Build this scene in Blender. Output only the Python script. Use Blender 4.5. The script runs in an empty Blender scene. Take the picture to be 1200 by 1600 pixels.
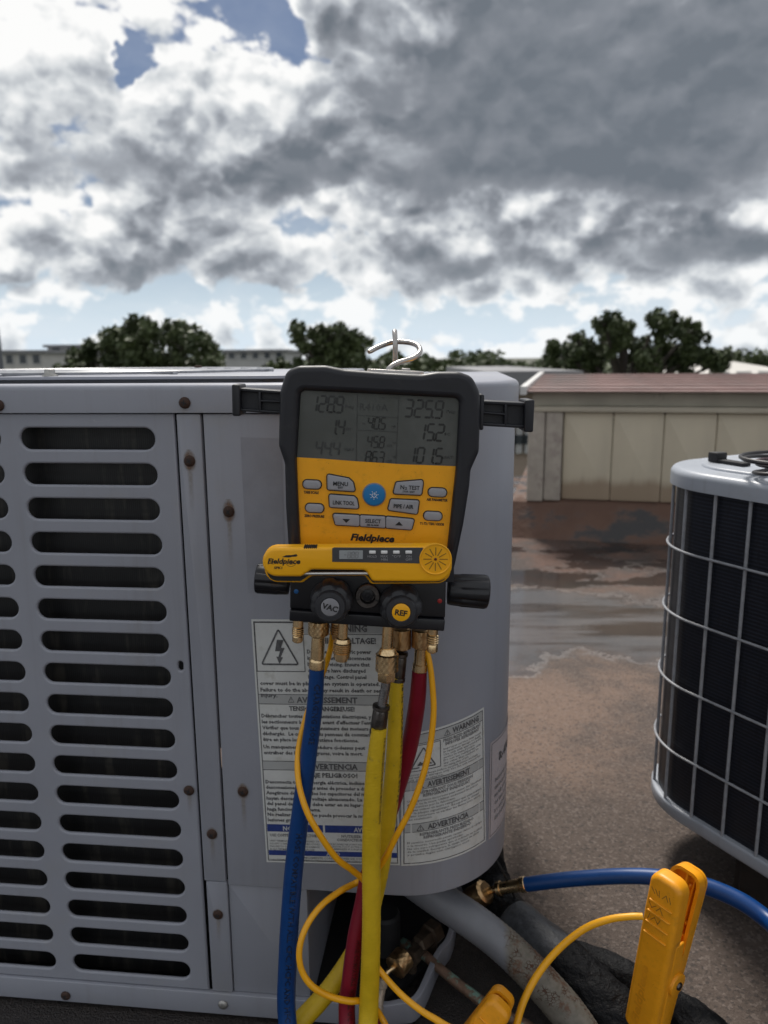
import bpy, bmesh, math, random
from math import radians as R_, sin, cos, pi, tan, atan2, asin, sqrt
from mathutils import Vector, Matrix, Euler
import numpy as np
random.seed(7); np.random.seed(7)
S = bpy.context.scene; COL = S.collection

# ------------------------------------------------------------------ camera
H = 0.80; PITCH = R_(11.3); ROLL = 0.008; FP = 1200.0
CAM = Vector((0, 0, H))
cam_d = bpy.data.cameras.new('camera'); cam = bpy.data.objects.new('camera', cam_d); COL.objects.link(cam)
cam_d.sensor_fit = 'HORIZONTAL'; cam_d.sensor_width = 26.0; cam_d.lens = 26.0
cam_d.clip_start = 0.02; cam_d.clip_end = 9000
cam_d.dof.use_dof = True; cam_d.dof.focus_distance = 0.735; cam_d.dof.aperture_fstop = 7.2
cam.matrix_world = Matrix.Translation(CAM) @ Matrix.Rotation(pi/2 - PITCH, 4, 'X') @ Matrix.Rotation(-ROLL, 4, 'Z')
S.camera = cam
S.render.resolution_x, S.render.resolution_y = 768, 1024
S.view_settings.view_transform = 'Standard'; S.view_settings.look = 'None'
S.view_settings.exposure = 0.66; S.view_settings.gamma = 1.0
S.view_settings.use_curve_mapping = False
S.cycles.use_denoising = True
S.cycles.max_bounces = 8; S.cycles.transparent_max_bounces = 12
S.cycles.caustics_reflective = False; S.cycles.caustics_refractive = False

def ray(u, v):
    x, y = (u - 600) / FP, (v - 800) / FP
    x, y = x - ROLL * y, y + ROLL * x
    return Vector((x, cos(PITCH) - y * sin(PITCH), -sin(PITCH) - y * cos(PITCH)))
def at(u, v, Y):
    d = ray(u, v); return CAM + d * (Y / d.y)
def gnd(u, v, z=0.0):
    d = ray(u, v); return CAM + d * ((z - H) / d.z)
def azel(u, v):
    d = ray(u, v).normalized(); return atan2(d.x, d.y), asin(d.z)
def px(n, P):                                   # metres spanned by n photo pixels at world point P
    f = Vector((0, cos(PITCH), -sin(PITCH))); return n * (P - CAM).dot(f) / FP

# ------------------------------------------------------------------ node helper
class NT:
    def __init__(s, nt): s.nt = nt; nt.nodes.clear()
    def n(s, t, **kw):
        o = s.nt.nodes.new(t)
        for k, v in kw.items(): setattr(o, k, v)
        return o
    def put(s, sock, v):
        if isinstance(v, bpy.types.NodeSocket): s.nt.links.new(v, sock)
        elif v is not None: sock.default_value = v
    def m(s, op, a, b=None, c=None, clamp=False):
        o = s.n('ShaderNodeMath', operation=op, use_clamp=clamp)
        for i, x in enumerate((a, b, c)): s.put(o.inputs[i], x)
        return o.outputs[0]
    def vm(s, op, a, b=None, out=0):
        o = s.n('ShaderNodeVectorMath', operation=op)
        s.put(o.inputs[0], a)
        if b is not None:
            if op == 'SCALE': s.put(o.inputs['Scale'], b)
            else: s.put(o.inputs[1], b)
        return o.outputs[1] if op in ('DOT_PRODUCT', 'LENGTH', 'DISTANCE') else o.outputs[0]
    def xyz(s, x, y, z=0.0):
        o = s.n('ShaderNodeCombineXYZ')
        for i, k in enumerate((x, y, z)): s.put(o.inputs[i], k)
        return o.outputs[0]
    def sep(s, v):
        o = s.n('ShaderNodeSeparateXYZ'); s.put(o.inputs[0], v); return o.outputs
    def noise(s, vec, scale, detail=4, rough=.55, dist=0.0, col=False, typ='FBM'):
        o = s.n('ShaderNodeTexNoise'); o.noise_type = typ
        s.put(o.inputs['Vector'], vec); s.put(o.inputs['Scale'], scale); o.inputs['Detail'].default_value = detail
        o.inputs['Roughness'].default_value = rough; o.inputs['Distortion'].default_value = dist
        return o.outputs['Color' if col else 0]
    def voro(s, vec, scale, feature='F1', detail=0, out='Distance', rnd=1.0, rough=.5):
        o = s.n('ShaderNodeTexVoronoi', feature=feature)
        s.put(o.inputs['Vector'], vec); o.inputs['Scale'].default_value = scale
        if 'Detail' in o.inputs: o.inputs['Detail'].default_value = detail
        if 'Roughness' in o.inputs: o.inputs['Roughness'].default_value = rough
        o.inputs['Randomness'].default_value = rnd
        return o.outputs[out]
    def mr(s, x, a, b, c=0.0, d=1.0, smooth=True):
        o = s.n('ShaderNodeMapRange'); o.interpolation_type = 'SMOOTHSTEP' if smooth else 'LINEAR'
        s.put(o.inputs[0], x)
        for i, k in enumerate((a, b, c, d)): s.put(o.inputs[i + 1], k)
        return o.outputs[0]
    def mix(s, f, a, b, blend='MIX'):
        o = s.n('ShaderNodeMix', data_type='RGBA', blend_type=blend)
        s.put(o.inputs[0], f)
        for i, k in ((6, a), (7, b)):
            s.put(o.inputs[i], (*k, 1) if isinstance(k, tuple) and len(k) == 3 else k)
        return o.outputs[2]
    def ramp(s, f, stops):
        o = s.n('ShaderNodeValToRGB'); s.put(o.inputs[0], f); e = o.color_ramp.elements
        while len(e) < len(stops): e.new(.5)
        for k, (p, c) in zip(e, stops): k.position = p; k.color = (*c, 1) if len(c) == 3 else c
        return o.outputs[0]

# ------------------------------------------------------------------ sky: blue air and broken cumulus, one field of cloud all round
SUN_EL, SUN_AZ = R_(58), R_(-8)
W = bpy.data.worlds.new('World'); S.world = W; W.use_nodes = True
w = NT(W.node_tree)
sky = w.n('ShaderNodeTexSky', sky_type='NISHITA', sun_disc=False, sun_elevation=SUN_EL, sun_rotation=SUN_AZ,
          altitude=10, air_density=1.0, dust_density=.15, ozone_density=1.6)
D = w.vm('NORMALIZE', w.n('ShaderNodeTexCoord').outputs['Generated'])
dx, dy, dz = w.sep(D)
AZ, EL = w.m('ARCTAN2', dx, dy), w.m('ARCSINE', dz)
wv = w.vm('SUBTRACT', w.noise(D, 7, 5, .6, col=True), (.5, .5, .5))
wa, wb, _ = w.sep(wv)
AZW, ELW = w.m('MULTIPLY_ADD', wa, .17, AZ), w.m('MULTIPLY_ADD', wb, .11, EL)
PW = w.xyz(AZW, ELW)
def blobs(lst, P):
    acc = None
    for (u, v, ru, rv, k) in lst:
        a, e = azel(u, v)
        q = w.vm('MULTIPLY', w.vm('SUBTRACT', P, (a, e, 0)), (FP / ru, FP / rv * 1.05, 0))
        g = w.m('EXPONENT', w.m('MULTIPLY', w.vm('DOT_PRODUCT', q, q), -1.0))
        acc = w.m('MULTIPLY', g, k) if acc is None else w.m('MULTIPLY_ADD', g, k, acc)
    return acc
NEARH = w.mr(EL, .03, .20)
FAR = w.m('SUBTRACT', 1.0, NEARH)
def height(Dv, det=8):
    """Cloud bulk: fractal noise, smaller puffs towards the horizon, rounded billows on top."""
    q = w.vm('MULTIPLY', Dv, (1, 1, 1.5))
    a = w.m('ADD', w.m('MULTIPLY', w.noise(q, 5.2, det, .54, .1), NEARH), w.m('MULTIPLY', w.noise(q, 12, det - 1, .54, .1), FAR))
    if det < 5: return a
    b = w.m('SUBTRACT', 1.0, w.voro(w.vm('ADD', q, w.vm('SCALE', wv, .09)), 16, 'F1', 2.0, rough=.5))
    return w.m('ADD', w.m('MULTIPLY', a, .74), w.m('MULTIPLY', w.m('SUBTRACT', b, .22), .26))
def up_(k): return w.vm('ADD', D, (-.25 * k, 0, k))
h0 = height(D)
relief = w.m('SUBTRACT', h0, height(up_(.020)))
COVER = [(395, 30, 74, 46, -.54), (205, 95, 12, 40, -.44), (460, 120, 60, 40, -.16), (120, 190, 260, 120, .12), (900, 170, 400, 150, .45), (300, 150, 90, 90, .22),
         (90, 500, 200, 24, -.10), (660, 505, 200, 36, -.20), (1000, 495, 200, 30, -.14), (440, 470, 90, 26, -.12), (240, 455, 60, 16, -.16), (430, 345, 60, 34, -.12), (40, 300, 90, 16, -.06),
         (480, 250, 80, 50, .20), (690, 390, 150, 40, .26), (1080, 385, 150, 40, .26), (260, 375, 110, 60, .22), (80, 390, 100, 50, .18), (620, 545, 500, 20, .02)]
DARK = [(915, 205, 320, 105, .62), (1040, 110, 310, 110, .42), (860, 35, 170, 42, .24), (800, 292, 260, 28, .26), (1150, 280, 140, 40, .2),
        (130, 255, 180, 30, .42), (480, 282, 80, 26, .42), (270, 405, 80, 40, .26), (690, 412, 140, 26, .36), (1085, 392, 150, 24, .36), (455, 402, 34, 12, .3), (585, 150, 40, 24, .3),
        (280, 95, 150, 60, -.50), (370, 200, 80, 50, -.45), (470, 205, 70, 36, -.5), (60, 310, 70, 16, -.4), (170, 365, 60, 34, -.4), (770, 340, 130, 16, -.55), (560, 325, 70, 28, -.45), (1100, 340, 120, 14, -.4), (60, 60, 80, 60, -.3)]
bias = w.m('ADD', blobs(COVER, PW), w.mr(EL, .04, .30, .37, .40))
cov = w.m('ADD', w.m('MULTIPLY', w.m('SUBTRACT', h0, .50), 1.5), bias)
mask = w.mr(cov, -.02, .12)
occ = w.mr(cov, .0, .9, 0.0, .40, False)                     # light lost in the cloud's own depth and in what stands above it
for k, wt in ((.028, .8), (.06, .9), (.10, .7)):
    c_ = w.m('ADD', w.m('MULTIPLY', w.m('SUBTRACT', height(up_(k), 4), .50), 1.5), bias)
    occ = w.m('ADD', occ, w.m('MULTIPLY', w.mr(c_, .10, .85, 0.0, 1.0, False), wt))
dark = blobs(DARK, PW)
calm = w.mr(dark, .12, .5, 1.0, .34)
lum = w.m('EXPONENT', w.m('MULTIPLY', w.m('MULTIPLY_ADD', dark, 2.2, occ), -.50))
lum = w.m('ADD', lum, w.m('MULTIPLY', w.m('MULTIPLY', relief, 2.5), calm))
rimlit = w.mr(cov, .03, .30, .34, 0.0)                     # thin edges let the light through
lum = w.m('ADD', lum, w.m('MULTIPLY', rimlit, calm))
lum = w.m('MULTIPLY_ADD', w.m('SUBTRACT', lum, .55), 1.12, .55)
cloud = w.ramp(lum, [(0.0, (.100, .115, .135)), (.25, (.155, .168, .190)), (.50, (.27, .288, .315)), (.72, (.43, .448, .462)), (1.0, (.62, .62, .615))])
horizon = w.mr(EL, -.02, .16, 1.0, 0.0)
cloud = w.mix(w.m('MULTIPLY', horizon, .30), cloud, (.52, .57, .61))
blue = w.mix(1.0, sky.outputs[0], (.040, .036, .036), 'MULTIPLY')
blue = w.mix(w.mr(EL, -.02, .2, .85, 0.0), blue, (.46, .56, .66))
veil = w.m('MULTIPLY', w.mr(w.noise(w.vm('MULTIPLY', D, (1, 1, 2.2)), 3.5, 6, .6, .4), .44, .72), w.mr(EL, .10, .38, .50, .12))
blue = w.mix(veil, blue, (.50, .53, .56))
final = w.mix(mask, blue, cloud)
bg = w.n('ShaderNodeBackground'); w.put(bg.inputs[0], final); bg.inputs[1].default_value = 1.0
w.nt.links.new(bg.outputs[0], w.n('ShaderNodeOutputWorld').inputs[0])
W.cycles.sampling_method = 'MANUAL'; W.cycles.sample_map_resolution = 512
sun_d = bpy.data.lights.new('sun', 'SUN'); sun_d.energy = 2.6; sun_d.angle = R_(11); sun_d.color = (1, .95, .88)
sun = bpy.data.objects.new('sun', sun_d); COL.objects.link(sun)
sun.rotation_euler = (-(pi/2 - SUN_EL), 0, -SUN_AZ); sun.location = (0, 0, 20)

# ------------------------------------------------------------------ mesh helpers
WM = {}
def M_(o): return WM.get(o.name, Matrix.Identity(4))
class MB:
    def __init__(s): s.v = []; s.f = []
    def add(s, vs, fs, M=None):
        b = len(s.v)
        s.v += [tuple((M @ Vector(p)) if M is not None else p) for p in vs]
        s.f += [tuple(b + i for i in f) for f in fs]
    def box(s, x0, x1, y0, y1, z0, z1, M=None):
        s.add([(x, y, z) for z in (z0, z1) for y in (y0, y1) for x in (x0, x1)],
              [(0, 2, 3, 1), (4, 5, 7, 6), (0, 1, 5, 4), (2, 6, 7, 3), (0, 4, 6, 2), (1, 3, 7, 5)], M)
    def bbox(s, x0, x1, y0, y1, z0, z1, b=.002, M=None, r=None):
        s.plate(rrect(x0, z0, x1, z1, r if r else b * 1.2), y0, y1, b, 2, M)
    def plate(s, ol, y0, y1, bev=0.0, steps=3, M=None, back=True):
        """Outline ol (x,z), extruded from y0 (front) to y1, front edge rounded over bev."""
        ol = ccw(ol); n = len(ol); rings = []
        if bev > 0:
            for k in range(steps + 1):
                a = pi / 2 * k / steps
                rings.append((inset(ol, bev * (1 - sin(a))), y0 + bev * (1 - cos(a))))
        else: rings.append((ol, y0))
        rings.append((ol, y1))
        vs = [(p[0], y, p[1]) for r, y in rings for p in r]
        fs = [tuple(range(n))]
        for k in range(len(rings) - 1):
            for i in range(n):
                j = (i + 1) % n
                fs.append((k * n + i, (k + 1) * n + i, (k + 1) * n + j, k * n + j))
        if back: fs.append(tuple(reversed([(len(rings) - 1) * n + i for i in range(n)])))
        s.add(vs, fs, M)
    def lathe(s, prof, n=24, M=None, bump=None):
        """prof = [(radius, height)] about local z; closed by caps."""
        vs = []; fs = []
        for k, (r, h) in enumerate(prof):
            for i in range(n):
                a = 2 * pi * i / n; q = r * (bump(k, i) if bump else 1)
                vs.append((q * cos(a), q * sin(a), h))
        m = len(prof); up = prof[-1][1] >= prof[0][1]
        for k in range(m - 1):
            for i in range(n):
                j = (i + 1) % n
                q = (k * n + i, k * n + j, (k + 1) * n + j, (k + 1) * n + i)
                fs.append(q if up else q[::-1])
        c0, c1 = tuple(range(n)), tuple((m - 1) * n + i for i in range(n))
        fs += [c0[::-1], c1] if up else [c0, c1[::-1]]
        s.add(vs, fs, M)
    def tube(s, pts, rad, n=12, M=None, caps=True, wob=None):
        fr = frames(pts); vs = []; fs = []; m = len(pts)
        for k, (p, t, a, b) in enumerate(fr):
            r = rad[k] if hasattr(rad, '__len__') else rad
            for i in range(n):
                q = 2 * pi * i / n; rr = r * (wob(k, i) if wob else 1)
                vs.append(tuple(p + a * (rr * cos(q)) + b * (rr * sin(q))))
        for k in range(m - 1):
            for i in range(n):
                j = (i + 1) % n
                fs.append((k * n + i, k * n + j, (k + 1) * n + j, (k + 1) * n + i))
        if caps: fs += [tuple(range(n))[::-1], tuple((m - 1) * n + i for i in range(n))]
        s.add(vs, fs, M)
    def sweep(s, prof, path, closed=True):
        """prof(k) -> list of 3D points for station k; joined station to station."""
        m = len(path); P = [prof(q) for q in path]; n = len(P[0])
        vs = [p for r in P for p in r]; fs = []
        for k in range(m - 1):
            for i in range(n if closed else n - 1):
                j = (i + 1) % n
                fs.append((k * n + i, (k + 1) * n + i, (k + 1) * n + j, k * n + j))
        if closed: fs += [tuple(range(n)), tuple((m - 1) * n + i for i in range(n))[::-1]]
        s.add(vs, fs)
    def mesh(s, name, angle=35, recalc=False, off=None):
        me = bpy.data.meshes.new(name)
        vs = s.v if off is None else [(p[0] - off[0], p[1] - off[1], p[2] - off[2]) for p in s.v]
        me.from_pydata(vs, [], s.f); me.validate()
        if recalc:
            bm = bmesh.new(); bm.from_mesh(me); bmesh.ops.recalc_face_normals(bm, faces=bm.faces); bm.to_mesh(me); bm.free()
        if angle:
            me.polygons.foreach_set('use_smooth', [True] * len(me.polygons))
            me.set_sharp_from_angle(angle=R_(angle))
        me.update(); return me
    def build(s, name, mat, parent=None, angle=35, recalc=True, world=False):
        """One object; world=True means the vertices are world points and go into the parent's own space."""
        if world and parent is not None:
            Mi = M_(parent).inverted(); s.v = [tuple(Mi @ Vector(p)) for p in s.v]
        me = s.mesh(name, angle, recalc)
        if mat: me.materials.append(mat)
        o = bpy.data.objects.new(name, me); COL.objects.link(o)
        if parent is not None: o.parent = parent; WM[o.name] = M_(parent)
        return o
def empty(name, label, cat, M, group=None):
    o = bpy.data.objects.new(name, None); COL.objects.link(o); o.empty_display_size = .05
    if isinstance(M, (Vector, tuple)): M = Matrix.Translation(M)
    o.matrix_world = M; WM[o.name] = M.copy(); o['label'] = label; o['category'] = cat
    if group: o['group'] = group
    return o
def tag(o, label=None, cat=None, kind=None, group=None):
    for k, v in (('label', label), ('category', cat), ('kind', kind), ('group', group)):
        if v: o[k] = v
    return o
def again(o, parent, loc=None, M=None):              # a further copy of a part, sharing its mesh
    c = o.copy(); COL.objects.link(c); c.parent = parent
    if M is not None: c.matrix_local = M
    elif loc is not None: c.location = loc
    for ch in o.children:
        again(ch, c)
    return c
def ccw(ol):
    a = sum(p[0] * q[1] - q[0] * p[1] for p, q in zip(ol, ol[1:] + ol[:1]))
    return list(ol) if a > 0 else list(ol)[::-1]
def inset(ol, d):
    if abs(d) < 1e-9: return list(ol)
    n = len(ol); out = []
    for i in range(n):
        p0, p, p1 = Vector(ol[i - 1]).to_2d(), Vector(ol[i]).to_2d(), Vector(ol[(i + 1) % n]).to_2d()
        e0, e1 = (p - p0), (p1 - p)
        if e0.length < 1e-9 or e1.length < 1e-9: out.append(tuple(p)); continue
        e0.normalize(); e1.normalize()
        n0, n1 = Vector((-e0.y, e0.x)), Vector((-e1.y, e1.x))
        b = n0 + n1
        if b.length < 1e-6: b = n0
        b.normalize(); c = max(.45, b.dot(n0))
        out.append(tuple(p + b * (d / c)))
    return out
def rpoly(pts, r, seg=5):
    """Polygon with rounded corners; r one number or one per corner."""
    n = len(pts); out = []
    for i in range(n):
        p0, p, p1 = (Vector(pts[i - 1]).to_2d(), Vector(pts[i]).to_2d(), Vector(pts[(i + 1) % n]).to_2d())
        rr = r[i] if hasattr(r, '__len__') else r
        a, b = (p0 - p), (p1 - p); la, lb = a.length, b.length
        if rr <= 0 or la < 1e-9 or lb < 1e-9: out.append(tuple(p)); continue
        a /= la; b /= lb
        ang = a.angle(b)
        if ang > pi - .02: out.append(tuple(p)); continue
        t = min(rr / tan(ang / 2), la * .49, lb * .49); rr = t * tan(ang / 2)
        c = p + (a + b).normalized() * (rr / sin(ang / 2))
        s0, s1 = p + a * t - c, p + b * t - c
        a0 = atan2(s0.y, s0.x); da = atan2(s1.y, s1.x) - a0
        da = (da + pi) % (2 * pi) - pi
        for k in range(seg + 1):
            q = a0 + da * k / seg; out.append((c.x + rr * cos(q), c.y + rr * sin(q)))
    return out
def rrect(x0, z0, x1, z1, r, seg=4): return rpoly([(x0, z0), (x1, z0), (x1, z1), (x0, z1)], r, seg)
def circ(x, z, r, n=28): return [(x + r * cos(2 * pi * i / n), z + r * sin(2 * pi * i / n)) for i in range(n)]
def frames(pts):
    pts = [Vector(p) for p in pts]; n = len(pts); out = []
    T = [(pts[min(i + 1, n - 1)] - pts[max(i - 1, 0)]).normalized() for i in range(n)]
    ref = Vector((0, -1, 0)) if abs(T[0].y) < .9 else Vector((0, 0, 1))
    a = (ref - T[0] * ref.dot(T[0])).normalized()
    for i in range(n):
        a = (a - T[i] * a.dot(T[i])).normalized()
        out.append((pts[i], T[i], a, T[i].cross(a)))
    return out
def spline(pts, k=8):
    """Centripetal-ish Catmull-Rom through points of any dimension."""
    P = [np.array(p, float) for p in pts]; P = [2 * P[0] - P[1]] + P + [2 * P[-1] - P[-2]]
    out = []
    for i in range(1, len(P) - 2):
        p0, p1, p2, p3 = P[i - 1:i + 3]
        for j in range(k):
            t = j / k
            out.append(.5 * (2 * p1 + (p2 - p0) * t + (2 * p0 - 5 * p1 + 4 * p2 - p3) * t * t + (3 * p1 - p0 - 3 * p2 + p3) * t ** 3))
    out.append(P[-2]); return out
def along(a, b, roll=0):
    """Matrix whose z axis runs from a to b, placed at a."""
    a, b = Vector(a), Vector(b)
    q = (b - a).to_track_quat('Z', 'Y')
    return Matrix.Translation(a) @ q.to_matrix().to_4x4() @ Matrix.Rotation(roll, 4, 'Z')
def curve_plate(outlines, thick, bev, res=2):
    """A sheet with holes: first outline outside, the others holes; edges rounded over bev. Returns verts, faces (x, y=depth, z)."""
    cu = bpy.data.curves.new('tmp', 'CURVE'); cu.dimensions = '2D'; cu.fill_mode = 'BOTH'
    cu.extrude = max(thick / 2 - bev, 1e-5); cu.bevel_depth = bev; cu.bevel_resolution = res; cu.offset = -bev
    for ol in outlines:
        sp = cu.splines.new('POLY'); sp.points.add(len(ol) - 1)
        for p, q in zip(sp.points, ol): p.co = (q[0], q[1], 0, 1)
        sp.use_cyclic_u = True
    v, f = harvest(cu); return [(x, -z + thick / 2, y) for x, y, z in v], f
def harvest(cu):
    o = bpy.data.objects.new('tmp', cu); COL.objects.link(o)
    dg = bpy.context.evaluated_depsgraph_get(); e = o.evaluated_get(dg); me = e.to_mesh()
    v = [tuple(q.co) for q in me.vertices]; f = [tuple(p.vertices) for p in me.polygons]
    e.to_mesh_clear(); bpy.data.objects.remove(o); bpy.data.curves.remove(cu); return v, f
_T = {}
def glyphs(s, bold=0.0, shear=0.0, res=2, track=1.0):
    k = (s, bold, shear, res, track)
    if k not in _T:
        cu = bpy.data.curves.new('tmp', 'FONT'); cu.body = s; cu.size = 1; cu.offset = bold; cu.shear = shear
        cu.resolution_u = res; cu.fill_mode = 'FRONT'; cu.space_character = track
        v, f = harvest(cu)
        if not v: _T[k] = ([], [], 1)
        else:
            x0 = min(p[0] for p in v); x1 = max(p[0] for p in v)
            _T[k] = ([((p[0] - x0) / (x1 - x0), p[1] / .72) for p in v], f, (x1 - x0) / .72)
    return _T[k]
def put_text(mb, s, p0, p1, h, fn, bold=.012, shear=0.0, res=2, track=1.0):
    """Text from baseline point p0 to p1 (flat surface coordinates), capitals h high; fn maps (a, b) to 3D."""
    v, f, _ = glyphs(s, bold, shear, res, track)
    d = (p1[0] - p0[0], p1[1] - p0[1]); L = sqrt(d[0] ** 2 + d[1] ** 2); e = (d[0] / L, d[1] / L)
    mb.add([fn(p0[0] + d[0] * x - e[1] * y * h, p0[1] + d[1] * x + e[0] * y * h) for x, y in v], f)
def text_w(s, h, **kw): return glyphs(s, kw.get('bold', .012), kw.get('shear', 0.0), kw.get('res', 2), kw.get('track', 1.0))[2] * h
SEG = {'0': 'abcdef', '1': 'bc', '2': 'abged', '3': 'abgcd', '4': 'fgbc', '5': 'afgcd', '6': 'afgedc', '7': 'abc', '8': 'abcdefg', '9': 'abcdfg', '-': 'g'}
def seg7(mb, s, x, z, hgt, fn, slant=.10, w=.56, gap=.22, t=.13):
    """Seven segment digits, left edge x, baseline z."""
    wd = hgt * w; th = hgt * t
    def bar(a, b):
        (ax, az), (bx, bz) = a, b
        dxx, dzz = bx - ax, bz - az; L = sqrt(dxx * dxx + dzz * dzz); ux, uz = dxx / L, dzz / L; nx, nz = -uz, ux
        g = th * .12; h2 = th / 2
        pts = [(ax + ux * g, az + uz * g), (ax + ux * (g + h2) + nx * h2, az + uz * (g + h2) + nz * h2), (bx - ux * (g + h2) + nx * h2, bz - uz * (g + h2) + nz * h2),
               (bx - ux * g, bz - uz * g), (bx - ux * (g + h2) - nx * h2, bz - uz * (g + h2) - nz * h2), (ax + ux * (g + h2) - nx * h2, az + uz * (g + h2) - nz * h2)]
        mb.add([fn(x + px_ + slant * pz_, z + pz_) for px_, pz_ in pts], [(0, 1, 2, 3, 4, 5)])
    for ch in s:
        if ch == '.':
            c = circ(-hgt * gap * .45, 0.02 * hgt, th * .55, 8)
            mb.add([fn(x + a, z + b) for a, b in c], [tuple(range(8))]); continue
        if ch == ' ': x += wd + hgt * gap; continue
        P = {'a': ((0, hgt), (wd, hgt)), 'b': ((wd, hgt), (wd, hgt / 2)), 'c': ((wd, hgt / 2), (wd, 0)), 'd': ((0, 0), (wd, 0)),
             'e': ((0, hgt / 2), (0, 0)), 'f': ((0, hgt), (0, hgt / 2)), 'g': ((0, hgt / 2), (wd, hgt / 2))}
        for q in SEG[ch]: bar(*P[q])
        x += wd + hgt * gap
    return x

# ------------------------------------------------------------------ materials
MATS = {}
def mat(name, col, rough=.5, metal=0.0, spec=.5, var=.12, vscale=30, bump=0.0, bscale=300, rvar=.15, col2=None, c2=(.55, .7), c2scale=12, coat=0.0, build=None, bdist=.0006):
    """Principled material with slow colour change, a second (dirt or wear) colour in noise patches, uneven gloss and fine relief."""
    m = bpy.data.materials.new(name); m.use_nodes = True; t = NT(m.node_tree)
    b = t.n('ShaderNodeBsdfPrincipled'); t.nt.links.new(b.outputs[0], t.n('ShaderNodeOutputMaterial').inputs[0])
    P = t.n('ShaderNodeTexCoord').outputs['Object']
    nz = t.noise(P, vscale, 5, .6)
    c = t.mix(t.mr(nz, .3, .7), tuple(x * (1 - var) for x in col), tuple(min(1, x * (1 + var)) for x in col))
    if col2:
        c = t.mix(t.mr(t.noise(t.vm('ADD', P, (3.1, 7.7, 1.3)), c2scale, 6, .65), *c2), c, col2)
    t.put(b.inputs['Base Color'], c)
    t.put(b.inputs['Roughness'], t.mr(nz, .25, .75, max(.02, rough - rvar * rough), min(1, rough + rvar * rough)))
    b.inputs['Metallic'].default_value = metal; b.inputs['Specular IOR Level'].default_value = spec
    if coat: b.inputs['Coat Weight'].default_value = coat; b.inputs['Coat Roughness'].default_value = .15
    if bump:
        q = t.n('ShaderNodeBump'); q.inputs['Strength'].default_value = bump; q.inputs['Distance'].default_value = bdist
        t.put(q.inputs['Height'], t.noise(P, bscale, 4, .6)); t.put(b.inputs['Normal'], q.outputs[0])
    if build: build(t, b, P, c)
    MATS[name] = m; return m
def streaks(t, b, P, c):                       # faint run-down dirt on the painted cabinet
    q = t.vm('MULTIPLY', P, (60, 60, 3))
    n = t.noise(q, 1.0, 4, .6)
    big = t.noise(P, 3.0, 4, .6)
    c2 = t.mix(t.m('MULTIPLY', t.mr(n, .5, .8), t.mr(big, .35, .7, .05, .55)), c, (.20, .195, .19))
    sp = t.mr(t.noise(P, 420, 2, .5), .70, .78)
    c2 = t.mix(t.m('MULTIPLY', sp, .22), c2, (.15, .145, .14))
    scr = t.mr(t.m('ABSOLUTE', t.m('SUBTRACT', t.noise(t.vm('MULTIPLY', P, (7, 7, 26)), 1.0, 2, .5, 1.2), .5)), .0, .0035, 1.0, 0.0)
    scr = t.m('MULTIPLY', scr, t.mr(t.noise(P, 5, 2, .5), .56, .66))
    c2 = t.mix(t.m('MULTIPLY', scr, .4), c2, (.42, .42, .43))
    dust = t.mr(t.noise(P, 13, 6, .7), .52, .75)
    c2 = t.mix(t.m('MULTIPLY', dust, .28), c2, (.30, .285, .26))
    t.put(b.inputs['Base Color'], c2)
    q2 = t.n('ShaderNodeBump'); q2.inputs['Strength'].default_value = .5; q2.inputs['Distance'].default_value = .004
    t.put(q2.inputs['Height'], t.noise(P, 7, 2, .5))
    src = b.inputs['Normal'].links[0].from_node
    t.nt.links.new(q2.outputs[0], src.inputs['Normal'])
m_paint = mat('cabinet paint', (.285, .296, .342), .42, spec=.45, var=.04, vscale=5, bump=.10, bscale=900, bdist=.0003, build=streaks)
m_paint2 = mat('condenser paint', (.36, .385, .43), .36, var=.05, vscale=6, bump=.08, bscale=700, bdist=.0003, build=streaks)
m_ghost = mat('label residue', (.262, .272, .314), .55, var=.06, vscale=40, bump=.2, bscale=200)
m_dark = mat('dark inside', (.012, .012, .014), .7, var=.3)
def fins(t, b, P, c):
    x, y, z = t.sep(P)
    wv_ = t.m('SINE', t.m('MULTIPLY', t.m('ADD', x, y), 2600)); r = t.m('SINE', t.m('MULTIPLY', z, 300))
    n = t.noise(t.vm('MULTIPLY', P, (60, 60, 9)), 1.0, 4, .6)
    cc = t.mix(t.mr(wv_, -.2, .9), (.003, .003, .004), (.013, .0135, .015))
    cc = t.mix(t.m('MULTIPLY', t.mr(n, .50, .68), .8), cc, (.044, .040, .034))
    t.put(b.inputs['Base Color'], t.mix(t.m('MULTIPLY', t.mr(r, .6, 1.0), .4), cc, (.003, .003, .004)))
m_coil = mat('coil fins', (.02, .02, .022), .5, build=fins)
def fins2(t, b, P, c):
    x, y, z = t.sep(P)
    r = t.m('SINE', t.m('MULTIPLY', z, 1150))
    n = t.noise(P, 9, 4, .6); f2 = t.noise(t.vm('MULTIPLY', P, (240, 240, 40)), 1.0, 2, .5)
    cc = t.mix(t.mr(r, -.2, .9), (.005, .006, .010), (.019, .023, .036))
    cc = t.mix(t.m('MULTIPLY', t.mr(n, .58, .75), .5), cc, (.030, .030, .032))
    t.put(b.inputs['Base Color'], t.mix(t.m('MULTIPLY', t.mr(f2, .55, .7), .5), cc, (.004, .0045, .007)))
m_coil2 = mat('condenser fins', (.012, .013, .018), .45, build=fins2)
m_wire = mat('guard wire', (.30, .31, .335), .4, var=.12, vscale=80, col2=(.20, .13, .09), c2=(.66, .72), c2scale=25)
m_screw = mat('rusted screw', (.055, .030, .022), .7, metal=.3, var=.4, vscale=400, bump=.5, bscale=900)
m_zinc = mat('zinc screw', (.45, .44, .42), .45, metal=.8, var=.2, vscale=300)
m_steel = mat('hook steel', (.42, .40, .385), .34, metal=1.0, var=.12, vscale=180, bump=.15, bscale=700, col2=(.35, .30, .26), c2=(.6, .72), c2scale=140)
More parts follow.
